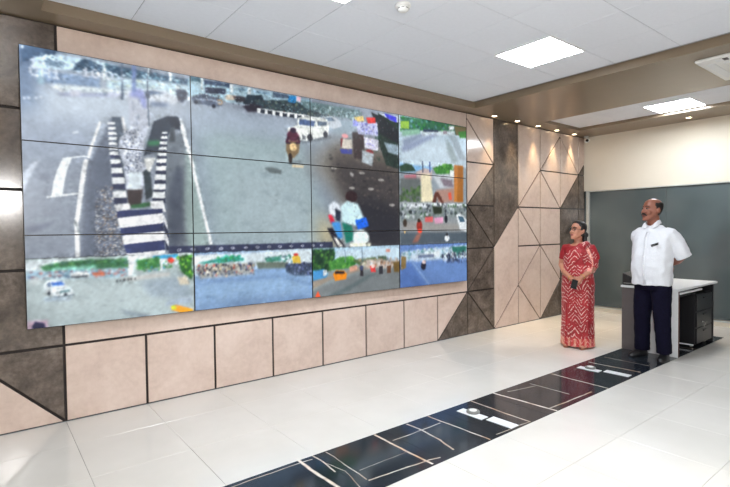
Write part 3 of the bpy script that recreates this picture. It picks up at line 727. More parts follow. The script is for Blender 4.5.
('P',(230,238,242),[(106,318),(131,341),(175,346),(238,330),(263,290),(295,265),(294,234),(223,226),(159,231),(117,272)],4,1.0),
('P',(80,120,190),[(149,333),(225,334),(244,310),(167,305)],3,1.0),
('P',(110,140,146),[(204,265),(275,270),(275,251),(210,245)],3,1.0),
('E',(60,66,76),(141,252,10,15),3,1.0),
('E',(60,66,76),(248,231,12,12),3,1.0),
('L',(186,198,206),[(130,308),(186,289),(289,280)],8,2,1.0),
('P',(120,140,170),[(127,323),(146,333),(158,306),(136,300)],2,1.0),
('P',(224,232,234),[(22,368),(89,378),(106,340),(63,321),(27,331)],9,0.8),
('P',(160,180,205),[(109,221),(287,212),(273,190),(109,199)],10,0.6),
('P',(206,180,196),[(3,64),(130,56),(129,-3),(1,-1)],6,1.0),
('P',(52,52,84),[(32,24),(56,54),(105,37),(116,-2),(31,2)],4,1.0),
('P',(250,170,60),[(1011,58),(1053,75),(1197,21),(1196,-10),(1102,-3),(1019,32)],5,1.0),
('P',(220,226,70),[(1011,67),(1044,72),(1060,36),(1019,32)],5,1.0),
('N',[(150,164,170),(206,214,216)],[(4,347),(1177,321),(1171,15),(-4,29)],260,24,102,3,0.3),
('P',(140,168,204),[(1213,0),(2426,0),(2426,513),(1213,513)],0,1.0),
('P',(214,226,232),[(1206,485),(2426,517),(2423,352),(1738,350),(1203,310)],12,1.0),
('P',(232,240,242),[(1206,485),(1431,494),(1430,422),(1205,415)],8,1.0),
('P',(70,160,150),[(1249,422),(1412,450),(1487,473),(1582,469),(1680,447),(1679,419),(1505,418),(1302,410)],6,1.0),
('N',[(60,150,90),(70,180,160),(40,110,90)],[(1431,476),(1641,476),(1640,411),(1430,413)],36,30,31,1.5,0.85),
('P',(84,150,130),[(1884,438),(2056,450),(2078,400),(1926,397)],7,1.0),
('N',[(60,130,110),(110,160,170),(70,100,110)],[(1863,448),(2283,461),(2281,359),(1862,362)],50,28,32,1.3,0.8),
('P',(176,170,160),[(1248,395),(1780,395),(1778,290),(1264,279)],9,1.0),
('N',[(60,60,70),(240,230,210),(200,90,80),(90,110,150),(230,210,160),(40,46,60)],[(1231,405),(1780,395),(1798,289),(1246,290)],170,24,33,0.8,0.9),
('P',(110,120,110),[(1800,403),(2144,386),(2143,327),(1820,336)],7,1.0),
('P',(72,84,104),[(2110,368),(2424,373),(2421,239),(2233,241),(2120,288)],8,1.0),
('N',[(40,50,70),(110,120,170),(70,70,90),(140,150,180)],[(2110,378),(2424,373),(2421,239),(2164,255)],70,26,34,1,0.85),
('P',(226,196,90),[(2190,434),(2237,467),(2282,430),(2293,369),(2201,374)],5,1.0),
('E',(220,80,70),(2236,457,28,13),3,1.0),
('P',(158,186,214),[(1228,282),(1788,309),(2421,208),(2418,63),(1223,0)],60,0.7),
('P',(120,146,184),[(1227,229),(1686,231),(2053,233),(2419,125),(2420,156),(2053,263),(1637,272),(1228,264)],14,0.6),
('P',(110,136,170),[(1305,134),(1405,116),(1386,90),(1314,106)],10,0.6),
('P',(120,144,176),[(1224,80),(1733,76),(2418,63),(2417,-20),(1222,-26)],40,0.6),
('N',[(120,146,180),(180,204,224)],[(1228,256),(2421,228),(2418,22),(1222,-8)],220,28,103,4,0.28),
('P',(150,160,162),[(2426,0),(3639,0),(3639,513),(2426,513)],0,1.0),
('P',(170,200,222),[(2426,507),(3680,525),(3677,311),(2646,319),(2423,311)],14,1.0),
('P',(206,222,232),[(2726,486),(3679,501),(3678,358),(3047,342),(2724,358)],18,0.8),
('P',(40,72,54),[(2426,496),(2700,498),(2711,401),(2619,257),(2421,249)],6,1.0),
('N',[(30,60,44),(80,130,60),(50,90,60),(110,160,80)],[(2426,496),(2713,486),(2645,277),(2422,270)],80,40,41,1,0.85),
('P',(90,150,80),[(2621,352),(2777,409),(2937,413),(3019,343),(2908,283),(2671,275)],7,1.0),
('N',[(60,120,60),(130,190,90),(80,140,70)],[(2621,363),(2992,411),(3019,321),(2645,277)],60,36,42,1,0.85),
('P',(96,116,80),[(2937,369),(3263,388),(3336,328),(3046,297)],8,1.0),
('P',(90,110,90),[(3307,398),(3428,393),(3457,333),(3306,329)],7,1.0),
('P',(190,180,172),[(3132,371),(3397,348),(3677,335),(3676,239),(3131,270)],10,1.0),
('N',[(220,190,170),(120,130,140),(230,236,240),(160,120,90)],[(3047,375),(3678,358),(3676,251),(3046,275)],60,40,43,1,0.8),
('P',(90,160,214),[(2434,279),(2570,292),(2619,236),(2593,196),(2432,176)],6,1.0),
('P',(214,224,230),[(2557,282),(2607,279),(2606,226),(2556,219)],5,1.0),
('P',(160,150,138),[(2420,166),(2840,244),(3046,297),(3188,267),(2644,171),(2419,84)],10,1.0),
('P',(128,134,136),[(2419,84),(2839,178),(3130,248),(3676,239),(3673,1),(2417,-9)],16,1.0),
('P',(96,110,112),[(2515,-19),(2933,106),(3130,192),(3335,213),(2905,42),(2705,-26)],14,0.7),
('P',(236,150,40),[(2683,232),(2722,267),(2827,261),(2867,220),(2853,167),(2708,156)],4,1.0),
('P',(54,46,50),[(2709,257),(2827,255),(2840,227),(2709,230)],4,1.0),
('P',(60,56,60),[(3046,275),(3088,284),(3094,183),(3045,186)],5,1.0),
('E',(80,90,120),(3067,274,28,27),5,1.0),
('P',(214,80,80),[(3189,290),(3262,297),(3275,217),(3202,221)],5,1.0),
('E',(236,210,200),(3232,287,29,22),4,1.0),
('P',(60,60,66),[(3321,283),(3380,279),(3379,187),(3319,191)],5,1.0),
('P',(110,80,60),[(3441,276),(3503,284),(3502,191),(3440,195)],5,1.0),
('P',(216,170,150),[(2895,295),(3005,311),(3004,256),(2908,239)],6,1.0),
('P',(120,100,60),[(3535,318),(3645,324),(3644,194),(3549,200)],7,1.0),
('P',(232,96,60),[(2454,8),(2492,67),(2527,-9)],4,1.0),
('L',(120,140,160),[(2844,493),(2849,352)],14,4,0.7),
('L',(110,130,150),[(3077,496),(3082,340)],14,4,0.7),
('P',(200,150,140),[(3429,474),(3490,472),(3489,437),(3428,439)],4,1.0),
('P',(112,140,190),[(3639,0),(4852,0),(4852,513),(3639,513)],0,1.0),
('P',(196,214,228),[(3663,430),(4857,481),(4856,306),(3661,312)],12,1.0),
('N',[(240,244,246),(110,150,140),(150,180,200),(60,110,110),(220,230,236)],[(3679,454),(4857,467),(4856,320),(3677,335)],120,44,51,1.5,0.8),
('P',(226,234,238),[(3808,365),(4333,431),(4332,330),(3908,299)],12,1.0),
('P',(120,130,150),[(3943,383),(4223,385),(4223,347),(3942,347)],8,1.0),
('P',(60,120,110),[(4559,463),(4837,468),(4836,388),(4578,384)],8,1.0),
('N',[(30,40,60),(230,236,240),(90,90,100),(60,60,80)],[(4333,380),(4856,400),(4855,253),(4406,275)],80,44,52,0.8,0.9),
('P',(120,150,198),[(3726,308),(3977,345),(4855,253),(4853,11),(3722,9)],50,0.6),
('L',(150,176,212),[(3841,303),(4130,13)],24,6,0.7),
('P',(80,110,170),[(3660,240),(3808,304),(4094,-9),(3657,2)],24,0.5),
('E',(40,44,60),(4036,244,45,50),6,1.0),
('E',(206,190,190),(4045,293,35,25),5,1.0),
('P',(140,120,80),[(3662,383),(3743,368),(3741,236),(3660,216)],8,1.0),
('N',[(40,60,50),(120,150,160),(220,226,230),(150,90,80),(70,80,90)],[(2436,413),(3678,394),(3676,216),(2433,207)],200,22,101,1,0.45),
('P',(184,202,214),[(3639,1539),(4852,1539),(4852,2052),(3639,2052)],0,1.0),
('P',(200,214,224),[(3663,1753),(4347,1850),(4867,1681),(4866,1535),(3660,1494)],50,0.8),
('P',(72,116,92),[(3666,2035),(4082,2055),(4870,2053),(4869,1933),(4168,1918),(3696,1874)],8,1.0),
('N',[(40,92,70),(70,140,70),(130,170,190),(50,80,80)],[(3682,2037),(4870,2053),(4869,1960),(3680,1872)],130,44,61,1,0.85),
('P',(150,186,90),[(3674,1977),(3811,1995),(3810,1900),(3673,1895)],5,1.0),
('P',(150,190,170),[(3696,1874),(3994,1922),(3994,1861),(3695,1804)],9,1.0),
('P',(214,226,232),[(3994,1897),(4631,1972),(4631,1920),(4028,1840)],10,1.0),
('P',(70,80,100),[(4046,1928),(4312,1947),(4311,1922),(4045,1891)],7,1.0),
('P',(120,128,160),[(3694,1686),(4203,1885),(4348,1901),(3824,1651),(3693,1615)],16,0.6),
('P',(104,112,140),[(3695,1756),(3994,1861),(4097,1860),(3726,1689)],12,0.5),
('P',(140,150,158),[(4497,1918),(4650,1909),(4846,1613),(4726,1603)],14,0.6),
('P',(128,140,140),[(4459,1863),(4572,1772),(4686,1574),(4570,1552),(4476,1711)],20,0.6),
('P',(120,110,80),[(4613,2034),(4870,2053),(4869,1933),(4650,1922)],8,1.0),
('P',(70,130,60),[(4690,1966),(4870,2000),(4869,1907),(4728,1892)],8,1.0),
('P',(236,240,244),[(4517,2022),(4613,2034),(4612,1982),(4516,1971)],6,1.0),
('P',(150,140,150),[(4404,1945),(4478,1954),(4478,1916),(4403,1907)],6,1.0),
('P',(150,160,168),[(3639,1026),(4852,1026),(4852,1539),(3639,1539)],0,1.0),
('P',(140,186,224),[(3660,1518),(4200,1549),(4198,1412),(3658,1377)],10,1.0),
('P',(206,222,232),[(3660,1541),(4866,1575),(4866,1508),(4163,1471),(3660,1483)],14,1.0),
('P',(60,82,66),[(3659,1447),(3756,1490),(3855,1473),(3921,1406),(3658,1377)],7,1.0),
('P',(196,180,176),[(3921,1394),(4058,1452),(4198,1437),(4197,1312),(3953,1274)],9,1.0),
('P',(190,130,140),[(3722,1345),(3920,1369),(3936,1298),(3737,1275)],8,1.0),
('P',(110,116,116),[(3657,1306),(3988,1325),(4019,1033),(3654,1023)],12,1.0),
('N',[(60,92,50),(100,130,80),(80,100,70)],[(3656,1164),(4021,1229),(4019,1020),(3654,1011)],60,50,71,1,0.8),
('P',(226,218,190),[(4005,1375),(4162,1385),(4230,1038),(4001,1032)],10,1.0),
('P',(70,130,60),[(4216,1463),(4570,1552),(4568,1410),(4270,1391)],7,1.0),
('N',[(50,110,50),(110,170,80)],[(4217,1475),(4589,1554),(4588,1424),(4252,1390)],40,44,72,1,0.8),
('P',(200,206,212),[(4198,1374),(4607,1412),(4605,1231),(4341,1219)],16,1.0),
('P',(130,120,130),[(4342,1345),(4568,1332),(4605,1231),(4415,1248)],12,1.0),
('P',(170,140,130),[(4268,1190),(4605,1231),(4604,1048),(4302,1028)],14,1.0),
('P',(100,60,50),[(4194,1025),(4249,1164),(4304,1167),(4413,1031),(4357,1029),(4285,1115),(4266,1027)],6,1.0),
('P',(190,130,70),[(4608,1529),(4785,1529),(4781,1053),(4604,1048)],6,1.0),
('P',(150,100,40),[(4686,1522),(4785,1529),(4781,1053),(4662,1050)],10,0.7),
('P',(236,240,240),[(4530,1459),(4607,1451),(4606,1360),(4530,1369)],7,1.0),
('P',(206,100,80),[(4490,1161),(4547,1176),(4565,1073),(4508,1072)],6,1.0),
('L',(90,100,120),[(4033,1560),(4037,1401)],20,4,1.0),
('L',(90,110,160),[(4155,1558),(4163,1409)],26,4,1.0),
('P',(150,156,160),[(3639,513),(4852,513),(4852,1026),(3639,1026)],0,1.0),
('P',(232,238,242),[(3654,999),(4862,1055),(4861,989),(3653,964)],10,1.0),
('P',(140,150,150),[(3653,952),(4861,1002),(4860,869),(3651,786)],10,1.0),
('N',[(60,90,60),(230,236,240),(110,120,130),(40,46,52),(200,206,214)],[(3669,988),(4862,1042),(4861,909),(3667,822)],150,48,81,1,0.85),
('P',(214,110,110),[(4069,849),(4210,856),(4209,787),(4068,787)],7,1.0),
('P',(222,166,196),[(4228,838),(4393,851),(4392,775),(4245,762)],7,1.0),
('P',(46,56,40),[(4194,987),(4375,979),(4375,889),(4228,888)],9,1.0),
('P',(170,160,150),[(3715,786),(4719,762),(4718,669),(3682,680)],30,0.5),
('P',(76,88,98),[(3649,668),(4859,655),(4857,521),(3647,502)],16,0.8),
('P',(230,236,240),[(4641,880),(4720,907),(4860,815),(4859,655),(4718,683)],6,1.0),
('P',(80,110,130),[(4680,867),(4779,855),(4819,788),(4719,788)],5,1.0),
('E',(150,60,50),(3972,738,49,74),7,1.0),
('E',(240,90,70),(3980,677,38,27),7,1.0),
('P',(250,130,90),[(3929,641),(4014,652),(3945,542),(3844,533)],12,0.4),
('E',(60,50,40),(3965,805,27,24),4,1.0),
('E',(226,232,238),(4465,582,46,44),6,1.0),
('E',(60,60,64),(4462,627,26,21),3,1.0),
('E',(70,60,50),(3731,775,33,48),6,1.0),
('E',(40,44,52),(4449,826,30,51),5,1.0),
('P',(236,200,140),[(3714,679),(3746,679),(3730,643)],4,1.0)]
# ------------------------------------------------------------------ the video wall
SW, SH, ZB, SD = 4852.0, 2052.0, 0.752, -0.07
NX, NY, SS = 720, 303, 2
FONT = {'C': '0111 1000 1000 1000 0111', 'H': '1001 1001 1111 1001 1001', '1': '010 110 010 010 111', '0': '0110 1001 1001 1001 0110', ':': '0 1 0 1 0', '-': '000 000 111 000 000', '6': '0110 1000 1110 1001 0110'}
def blur(a, r):
    r = int(round(r))
    if r < 1: return a
    for ax in (0, 1):
        for _ in range(2):
            k = 2*r+1
            pad = [(0, 0), (0, 0)]; pad[ax] = (r+1, r)
            c = np.cumsum(np.pad(a, pad, mode='edge'), axis=ax, dtype=np.float64)
            a = (np.take(c, range(k, c.shape[ax]), axis=ax)-np.take(c, range(0, c.shape[ax]-k), axis=ax))/k
    return a
def paint_feeds():
    W, H = NX*SS, NY*SS; img = np.zeros((H, W, 3)); sx, sy = W/SW, H/SH
    yy, xx = np.mgrid[0:H, 0:W]; xx = xx+0.5; yy = yy+0.5
    def pmask(pts, clip, soft):
        q = [(u*sx, v*sy) for u, v in pts]; s = soft*sx*(1.7 if soft > 5 else 1.2); m = int(3*s+3)
        x0 = max(int(min(a for a, _ in q))-m, 0); x1 = min(int(max(a for a, _ in q))+m+1, W)
        y0 = max(int(min(b for _, b in q))-m, 0); y1 = min(int(max(b for _, b in q))+m+1, H)
        if x1 <= x0 or y1 <= y0: return None
        X, Y = xx[y0:y1, x0:x1], yy[y0:y1, x0:x1]; ins = np.zeros(X.shape, bool)
        for (ax, ay), (bx, by) in zip(q, q[1:]+q[:1]):
            if ay == by: continue
            ins ^= ((ay > Y) != (by > Y)) & (X < (bx-ax)*(Y-ay)/(by-ay)+ax)
        mk = blur(ins.astype(float), s*0.6)
        return (y0, y1, x0, x1), mk
    clip = [0, H, 0, W]
    def comp(sl, mk, col, a):
        y0, y1, x0, x1 = sl; cy0, cy1, cx0, cx1 = max(y0, clip[0]), min(y1, clip[1]), max(x0, clip[2]), min(x1, clip[3])
        if cy1 <= cy0 or cx1 <= cx0: return
        k = (mk[cy0-y0:cy1-y0, cx0-x0:cx1-x0]*a)[..., None]
        img[cy0:cy1, cx0:cx1] = img[cy0:cy1, cx0:cx1]*(1-k)+np.array(col, float)*k
    def poly(pts, col, soft, a):
        r = pmask(pts, clip, soft)
        if r: comp(r[0], r[1], col, a)
    def ell(c, soft, a, col, rot=0, n=16):
        u, v, ru, rv = c
        poly([(u+ru*math.cos(2*PI*k/n), v+rv*math.sin(2*PI*k/n)) for k in range(n)], col, soft, a)
    for op in PAINT:
        k = op[0]
        if k == 'P':
            pts = op[2]
            us = [q[0] for q in pts]; vsn = [q[1] for q in pts]
            if op[3] == 0 and len(pts) == 4 and (max(us)-min(us), max(vsn)-min(vsn)) in ((3639, 1539), (1213, 513)):
                clip[:] = [int(round(min(vsn)*sy)), int(round(max(vsn)*sy)), int(round(min(us)*sx)), int(round(max(us)*sx))]
            poly(pts, op[1], op[3], op[4])
        elif k == 'L':
            pts, w = op[2], op[3]/2
            for A, B in zip(pts[:-1], pts[1:]):
                d = Vector((B[0]-A[0], B[1]-A[1])); L_ = max(d.length, 1e-6); d /= L_; n = Vector((-d.y, d.x))*w; e = d*w*0.4
                poly([(A[0]+n.x-e.x, A[1]+n.y-e.y), (B[0]+n.x+e.x, B[1]+n.y+e.y), (B[0]-n.x+e.x, B[1]-n.y+e.y), (A[0]-n.x-e.x, A[1]-n.y-e.y)], op[1], op[4], op[5])
        elif k == 'E': ell(op[2], op[3], op[4], op[1])
        elif k == 'N':
            cols, pts, n, size, seed, el, a = op[1:]
            rng = random.Random(seed); us = [q[0] for q in pts]; vv = [q[1] for q in pts]; done = 0; tries = 0
            while done < n and tries < n*6:
                tries += 1; u = rng.uniform(min(us), max(us)); v = rng.uniform(min(vv), max(vv)); ins = False
                for (ax, ay), (bx, by) in zip(pts, pts[1:]+pts[:1]):
                    if ay != by and ((ay > v) != (by > v)) and u < (bx-ax)*(v-ay)/(by-ay)+ax: ins = not ins
                if not ins: continue
                s = size*rng.uniform(0.4, 1.0); ell((u, v, s*0.6*el**0.5, s*0.6/el**0.5), size*0.16, a*rng.uniform(0.6, 1), rng.choice(cols), n=6); done += 1
        elif k == 'I':
            c, u, v = op[1:]; q = (u//7) % 3; ell((u, v, 22, 15), 2, 0.8, c, n=(4, 8, 6)[q]); ell((u, v, 13, 8), 2, 0.85, (64, 69, 94), n=(4, 8, 6)[q]); ell((u+(q-1)*6, v, 6, 5), 1, 0.8, c, n=6)
        elif k == 'T':
            s, (u, v), h, c = op[1:]; px = h/5.0
            for ch in s:
                g = FONT[ch].split()
                for r, row in enumerate(g):
                    for q, b in enumerate(row):
                        if b == '1': poly([(u+q*px, v-r*px), (u+(q+1)*px, v-r*px), (u+(q+1)*px, v-(r+1)*px), (u+q*px, v-(r+1)*px)], c, 5, 0.9)
                u += (len(g[0])+1)*px
    # thin dark seams between the camera feeds
    for x in (1213, 2426, 3639):
        i = int(x*sx); lo, hi = (0, int(513*sy)) if x < 3600 else (0, H); img[lo:hi, i-1:i+1] *= 0.35
    rng = np.random.default_rng(5)
    for r, amp in ((1, 0.008), (3, 0.008), (10, 0.012), (40, 0.025)):      # sensor grain and uneven tarmac
        g = blur(rng.normal(0, 1, (H, W)), r); img *= (1+amp*g/g.std())[..., None]
    # busy places (foliage, crowds, traffic) carry fine detail, and outlines are never ruler-straight on such footage
    gr = img.mean(axis=2); act = np.abs(np.diff(gr, axis=0, append=gr[-1:]))+np.abs(np.diff(gr, axis=1, append=gr[:, -1:]))
    act = blur(np.minimum(act, 60), 9); act = np.clip(act/np.percentile(act, 97), 0, 1)
    det = [blur(rng.normal(0, 1, (H, W)), r) for r in (1, 2, 4)]; det = sum(d/d.std()*w for d, w in zip(det, (0.05, 0.07, 0.06)))
    img = np.clip(img*(1+act*det)[..., None], 0, 255)
    wx, wy = (sum(d/d.std()*a for d, a in ((blur(rng.normal(0, 1, (H, W)), 2), 0.7), (blur(rng.normal(0, 1, (H, W)), 6), 1.0))) for _ in range(2))
    jx = np.clip((np.arange(W)[None, :]+wx*(0.12+0.42*act**2)).round(), 0, W-1).astype(int); jy = np.clip((np.arange(H)[:, None]+wy*(0.12+0.42*act**2)).round(), 0, H-1).astype(int)
    img = img[jy, jx]
    soft = np.stack([blur(img[..., k_], 1) for k_ in range(3)], 2); img = np.clip(soft*0.6+img*0.4, 0, 255)
    img = img.reshape(NY, SS, NX, SS, 3).mean(axis=(1, 3))
    img = np.clip(img, 0, 255)/255.0
    g_ = img.mean(axis=2, keepdims=True); img = np.clip(0.60+(g_+(img-g_)*1.08-0.60)*1.14, 0, 1)
    return np.where(img <= 0.04045, img/12.92, ((img+0.055)/1.055)**2.4)
feed = paint_feeds()
t = NT('screen_picture'); at = t.n('ShaderNodeAttribute'); at.attribute_name = 'picture'; at.attribute_type = 'GEOMETRY'
t.set(Base_Color=(0.012, 0.012, 0.014, 1), Roughness=0.3); t.b.inputs['Specular IOR Level'].default_value = 0.2
t.l(at.outputs['Color'], t.b.inputs['Emission Color']); t.b.inputs['Emission Strength'].default_value = SCREEN_GAIN; MT['screen'] = t.m
vw = empty('video_wall', (0, SD, ZB)); tag(vw, 'large video wall of twelve display panels showing street traffic cameras', 'video wall')
PW, PH = SW/4000, SH/3000; mx, my = NX//4, NY//3; GAP, BZ = 0.0016, 0.0028
for r in range(3):
    for c in range(4):
        x0, x1, z0, z1 = c*PW+GAP, (c+1)*PW-GAP, r*PH+GAP, (r+1)*PH-GAP
        bm = bmesh.new(); add_box(bm, x0, 0.001, z0, x1, 0.07, z1, 0.002); body = obj('display_panel', bm, MT['bezel'], vw)
        bm = bmesh.new()
        for b in ((x0, z0, x1, z0+BZ), (x0, z1-BZ, x1, z1), (x0, z0+BZ, x0+BZ, z1-BZ), (x1-BZ, z0+BZ, x1, z1-BZ)): add_box(bm, b[0], -0.002, b[1], b[2], 0.002, b[3])
        obj('bezel', bm, MT['bezel'], body)
        gxv = np.linspace(x0+BZ, x1-BZ, mx+1); gzv = np.linspace(z0+BZ, z1-BZ, my+1)
        co = np.zeros(((mx+1)*(my+1), 3)); co[:, 0] = np.tile(gxv, my+1); co[:, 2] = np.repeat(gzv, mx+1)
        ii = (np.arange(my)[:, None]*(mx+1)+np.arange(mx)[None, :]).ravel()
        quads = np.stack([ii, ii+1, ii+mx+2, ii+mx+1], 1)
        me = bpy.data.meshes.new('screen'); me.vertices.add(len(co)); me.vertices.foreach_set('co', co.ravel())
        me.loops.add(quads.size); me.loops.foreach_set('vertex_index', quads.ravel().astype(np.int32))
        me.polygons.add(len(quads)); me.polygons.foreach_set('loop_start', (np.arange(len(quads))*4).astype(np.int32)); me.update(calc_edges=True)
        ca = me.color_attributes.new('picture', 'FLOAT_COLOR', 'POINT')
        fu = np.clip(np.tile(gxv, my+1)/(SW/1000)*NX-0.5, 0, NX-1.001); fv = np.clip(np.repeat(gzv, mx+1)/(SH/1000)*NY-0.5, 0, NY-1.001)
        i0, j0 = fu.astype(int), fv.astype(int); a, b = (fu-i0)[:, None], (fv-j0)[:, None]
        col = feed[j0, i0]*(1-a)*(1-b)+feed[j0, i0+1]*a*(1-b)+feed[j0+1, i0]*(1-a)*b+feed[j0+1, i0+1]*a*b
        ca.data.foreach_set('color', np.concatenate([col, np.ones((len(col), 1))], 1).ravel().astype(np.float32))
        link_mesh('screen', me, MT['screen'], body)
# ------------------------------------------------------------------ desk and floor things
dk = empty('desk', (0, 0, 0)); tag(dk, 'white topped desk with a white and grey end panel behind the man', 'desk')
boxobj('desk_top', (5.73, -2.295, 0.735, 6.97, -1.675, 0.76), MT['white_lam'], dk, 0.002)
boxobj('end_panel', (5.75, -2.28, 0.0, 5.776, -1.94, 0.735), MT['white_lam'], dk, 0.001)
tag(boxobj('end_panel', (5.748, -1.938, 0.0, 5.776, -1.68, 0.735), MT['grey_lam'], dk, 0.001), 'dark grey rear half of the end panel')
boxobj('end_panel', (6.935, -2.26, 0.0, 6.96, -1.68, 0.735), MT['blackwood'], dk, 0.001)
boxobj('modesty_panel', (5.776, -1.70, 0.06, 6.935, -1.68, 0.735), MT['blackwood'], dk)
boxobj('drawer_rail', (5.80, -2.286, 0.694, 6.47, -2.268, 0.714), MT['white_lam'], dk, 0.002)
boxobj('keyboard_shelf', (5.78, -2.262, 0.66, 6.34, -1.95, 0.675), MT['blackwood'], dk, 0.001)
boxobj('edge_strip', (5.7505, -2.2835, 0.0, 5.776, -2.2805, 0.735), plain('brown_edging', (96, 56, 46), 0.5), dk)
pd = empty('drawer_pedestal', (6.64, -2.02, 0)); tag(pd, 'black drawer pedestal with keys in its lock under the desk', 'pedestal')
boxobj('body', (-0.27, -0.22, 0.04, 0.27, 0.25, 0.64), MT['blackwood'], pd, 0.003)
for z0, z1 in ((0.05, 0.235), (0.245, 0.43), (0.44, 0.63)):
    d = boxobj('drawer', (-0.255, -0.238, z0, 0.255, -0.22, z1), MT['blackwood'], pd, 0.002)
    boxobj('handle', (-0.05, -0.250, z1-0.05, 0.05, -0.238, z1-0.035), MT['black'], d, 0.002)
boxobj('base_strip', (-0.274, -0.21, 0.03, -0.2705, 0.17, 0.045), MT['white_lam'], pd)
for x, y in ((-0.22, -0.17), (0.22, -0.17), (-0.22, 0.2), (0.22, 0.2)):
    bm = bmesh.new(); tube(bm, [(x-0.012, y, 0.02), (x+0.012, y, 0.02)], 0.0195, 14, False); obj('caster', bm, MT['grey_plastic'], pd, True)
bm = bmesh.new(); tube(bm, [(-0.08, -0.238, 0.30), (-0.08, -0.252, 0.30)], 0.014, 14, False); lk = obj('lock', bm, MT['chrome'], pd, True)
bm = bmesh.new(); add_box(bm, -0.083, -0.285, 0.292, -0.077, -0.250, 0.308); add_box(bm, -0.10, -0.262, 0.235, -0.075, -0.258, 0.275, 0.002); add_box(bm, -0.082, -0.270, 0.262, -0.066, -0.267, 0.295)
obj('key', bm, MT['chrome'], lk)
bx = empty('desk_console', (5.87, -1.755, 0.76)); tag(bx, 'small black console box on the rear corner of the desk', 'console')
bm = bmesh.new(); v = [bm.verts.new(c) for c in ((-0.12,-0.065,0),(0.15,-0.065,0),(0.15,0.07,0),(-0.12,0.07,0),(-0.12,-0.065,0.085),(0.15,-0.065,0.12),(0.15,0.07,0.16),(-0.12,0.07,0.145))]
for f in ((3,2,1,0),(4,5,6,7),(0,1,5,4),(1,2,6,5),(2,3,7,6),(3,0,4,7)): bm.faces.new([v[i] for i in f])
bmesh.ops.bevel(bm, geom=bm.edges[:], offset=0.006, segments=2, affect='EDGES'); obj('case', bm, MT['black'], bx)
boxobj('front_ledge', (-0.124, -0.05, 0.02, -0.119, 0.055, 0.03), MT['grey_plastic'], bx)
# plates set into the black marble band
def plate(x, y, w, l, rz, label):
    o = boxobj('floor_plate', (-w/2, -l/2, 0, w/2, l/2, 0.004), MT['white_lam'], None, 0.001); o.location = (x, y, 0.0); o.rotation_euler = (0, 0, rz)
    return tag(o, label, 'floor plate', 'white plates on the black marble band')
plate(2.735, -1.89, 0.085, 0.24, 0.03, 'white floor plate under the grey socket, nearer the camera'); plate(2.775, -2.14, 0.095, 0.22, 0.03, 'white floor plate beside the capped one, nearer the camera')
plate(4.60, -1.87, 0.085, 0.22, 0.03, 'white floor plate under the grey socket, nearer the man'); plate(4.665, -2.12, 0.085, 0.235, 0.03, 'white floor plate beside the capped one, nearer the man')
def cap(x, y, label):
    o = empty('floor_socket', (x, y, 0.004)); tag(o, label, 'floor socket', 'round grey floor sockets on the plates')
    bm = bmesh.new(); disc_lathe(bm, [(0.052, 0.0), (0.052, 0.010), (0.046, 0.016), (0.044, 0.016)]); obj('cap_ring', bm, MT['grey_plastic'], o, True)
    bm = bmesh.new(); disc_lathe(bm, [(0.03, 0.014), (0.03, 0.019)]); obj('cap_insert', bm, MT['white_plastic'], o, True)
cap(2.765, -1.875, 'round grey floor socket on the white plate nearer the camera'); cap(4.635, -1.865, 'round grey floor socket on the white plate nearer the man')
# ------------------------------------------------------------------ people (front = local -Y, own left = local +X)
def skin_mat(name, c, lip):
    t = NT(name); f = t.noise(t.objco(), 14, 4); l_ = lin(c)
    t.color(t.ramp(f, [(0.3, tuple(v*0.94 for v in l_[:3])), (0.7, tuple(min(1, v*1.1) for v in l_[:3]))])); t.set(Roughness=0.42)
    t.b.inputs['Subsurface Weight'].default_value = 0.06; t.b.inputs['Subsurface Radius'].default_value = (0.012, 0.004, 0.002); return t.m
SKULL = [(0.000,.020,-.080,-.040),(0.012,.036,-.089,-.015),(0.040,.054,-.090,.030),(0.070,.063,-.089,.060),(0.100,.069,-.087,.080),(0.128,.073,-.085,.090),(0.155,.075,-.089,.094),(0.180,.073,-.085,.092),(0.205,.064,-.072,.082),(0.222,.048,-.052,.062),(0.235,.018,-.020,.028)]
def head_frame(chin, yaw, pitch, s):
    return Matrix.Translation(chin) @ Matrix.Rotation(yaw, 4, 'Z') @ Matrix.Rotation(pitch, 4, 'X') @ Matrix.Scale(s, 4)
def head_shape(bm, M, nose=1.0):
    hloft(bm, SKULL, 32, M, 2.15)
    tube(bm, [M @ Vector(p) for p in ((0,-.082,.138),(0,-.096,.108),(0,-.103,.090))], [r*M.to_scale()[0] for r in (.008,.0115*nose,.0145*nose)], 10)
    for sx in (-1, 1):
        tube(bm, [M @ Vector((sx*.010,-.092,.086)), M @ Vector((sx*.016,-.090,.086))], [.0095*nose*M.to_scale()[0]]*2, 8)
        ellipsoid(bm, (sx*.078,.012,.110), (.010,.021,.033), M, 10, 7)
        tube(bm, [M @ Vector((sx*.012,-.086,.147)), M @ Vector((sx*.050,-.072,.148))], .010*M.to_scale()[0], 8)
        ellipsoid(bm, (sx*.040,-.066,.085), (.026,.024,.024), M, 10, 7)
    ellipsoid(bm, (0,-.080,.012), (.022,.016,.016), M, 10, 7)
    ellipsoid(bm, (0,-.084,.050), (.027,.014,.016), M, 10, 7)
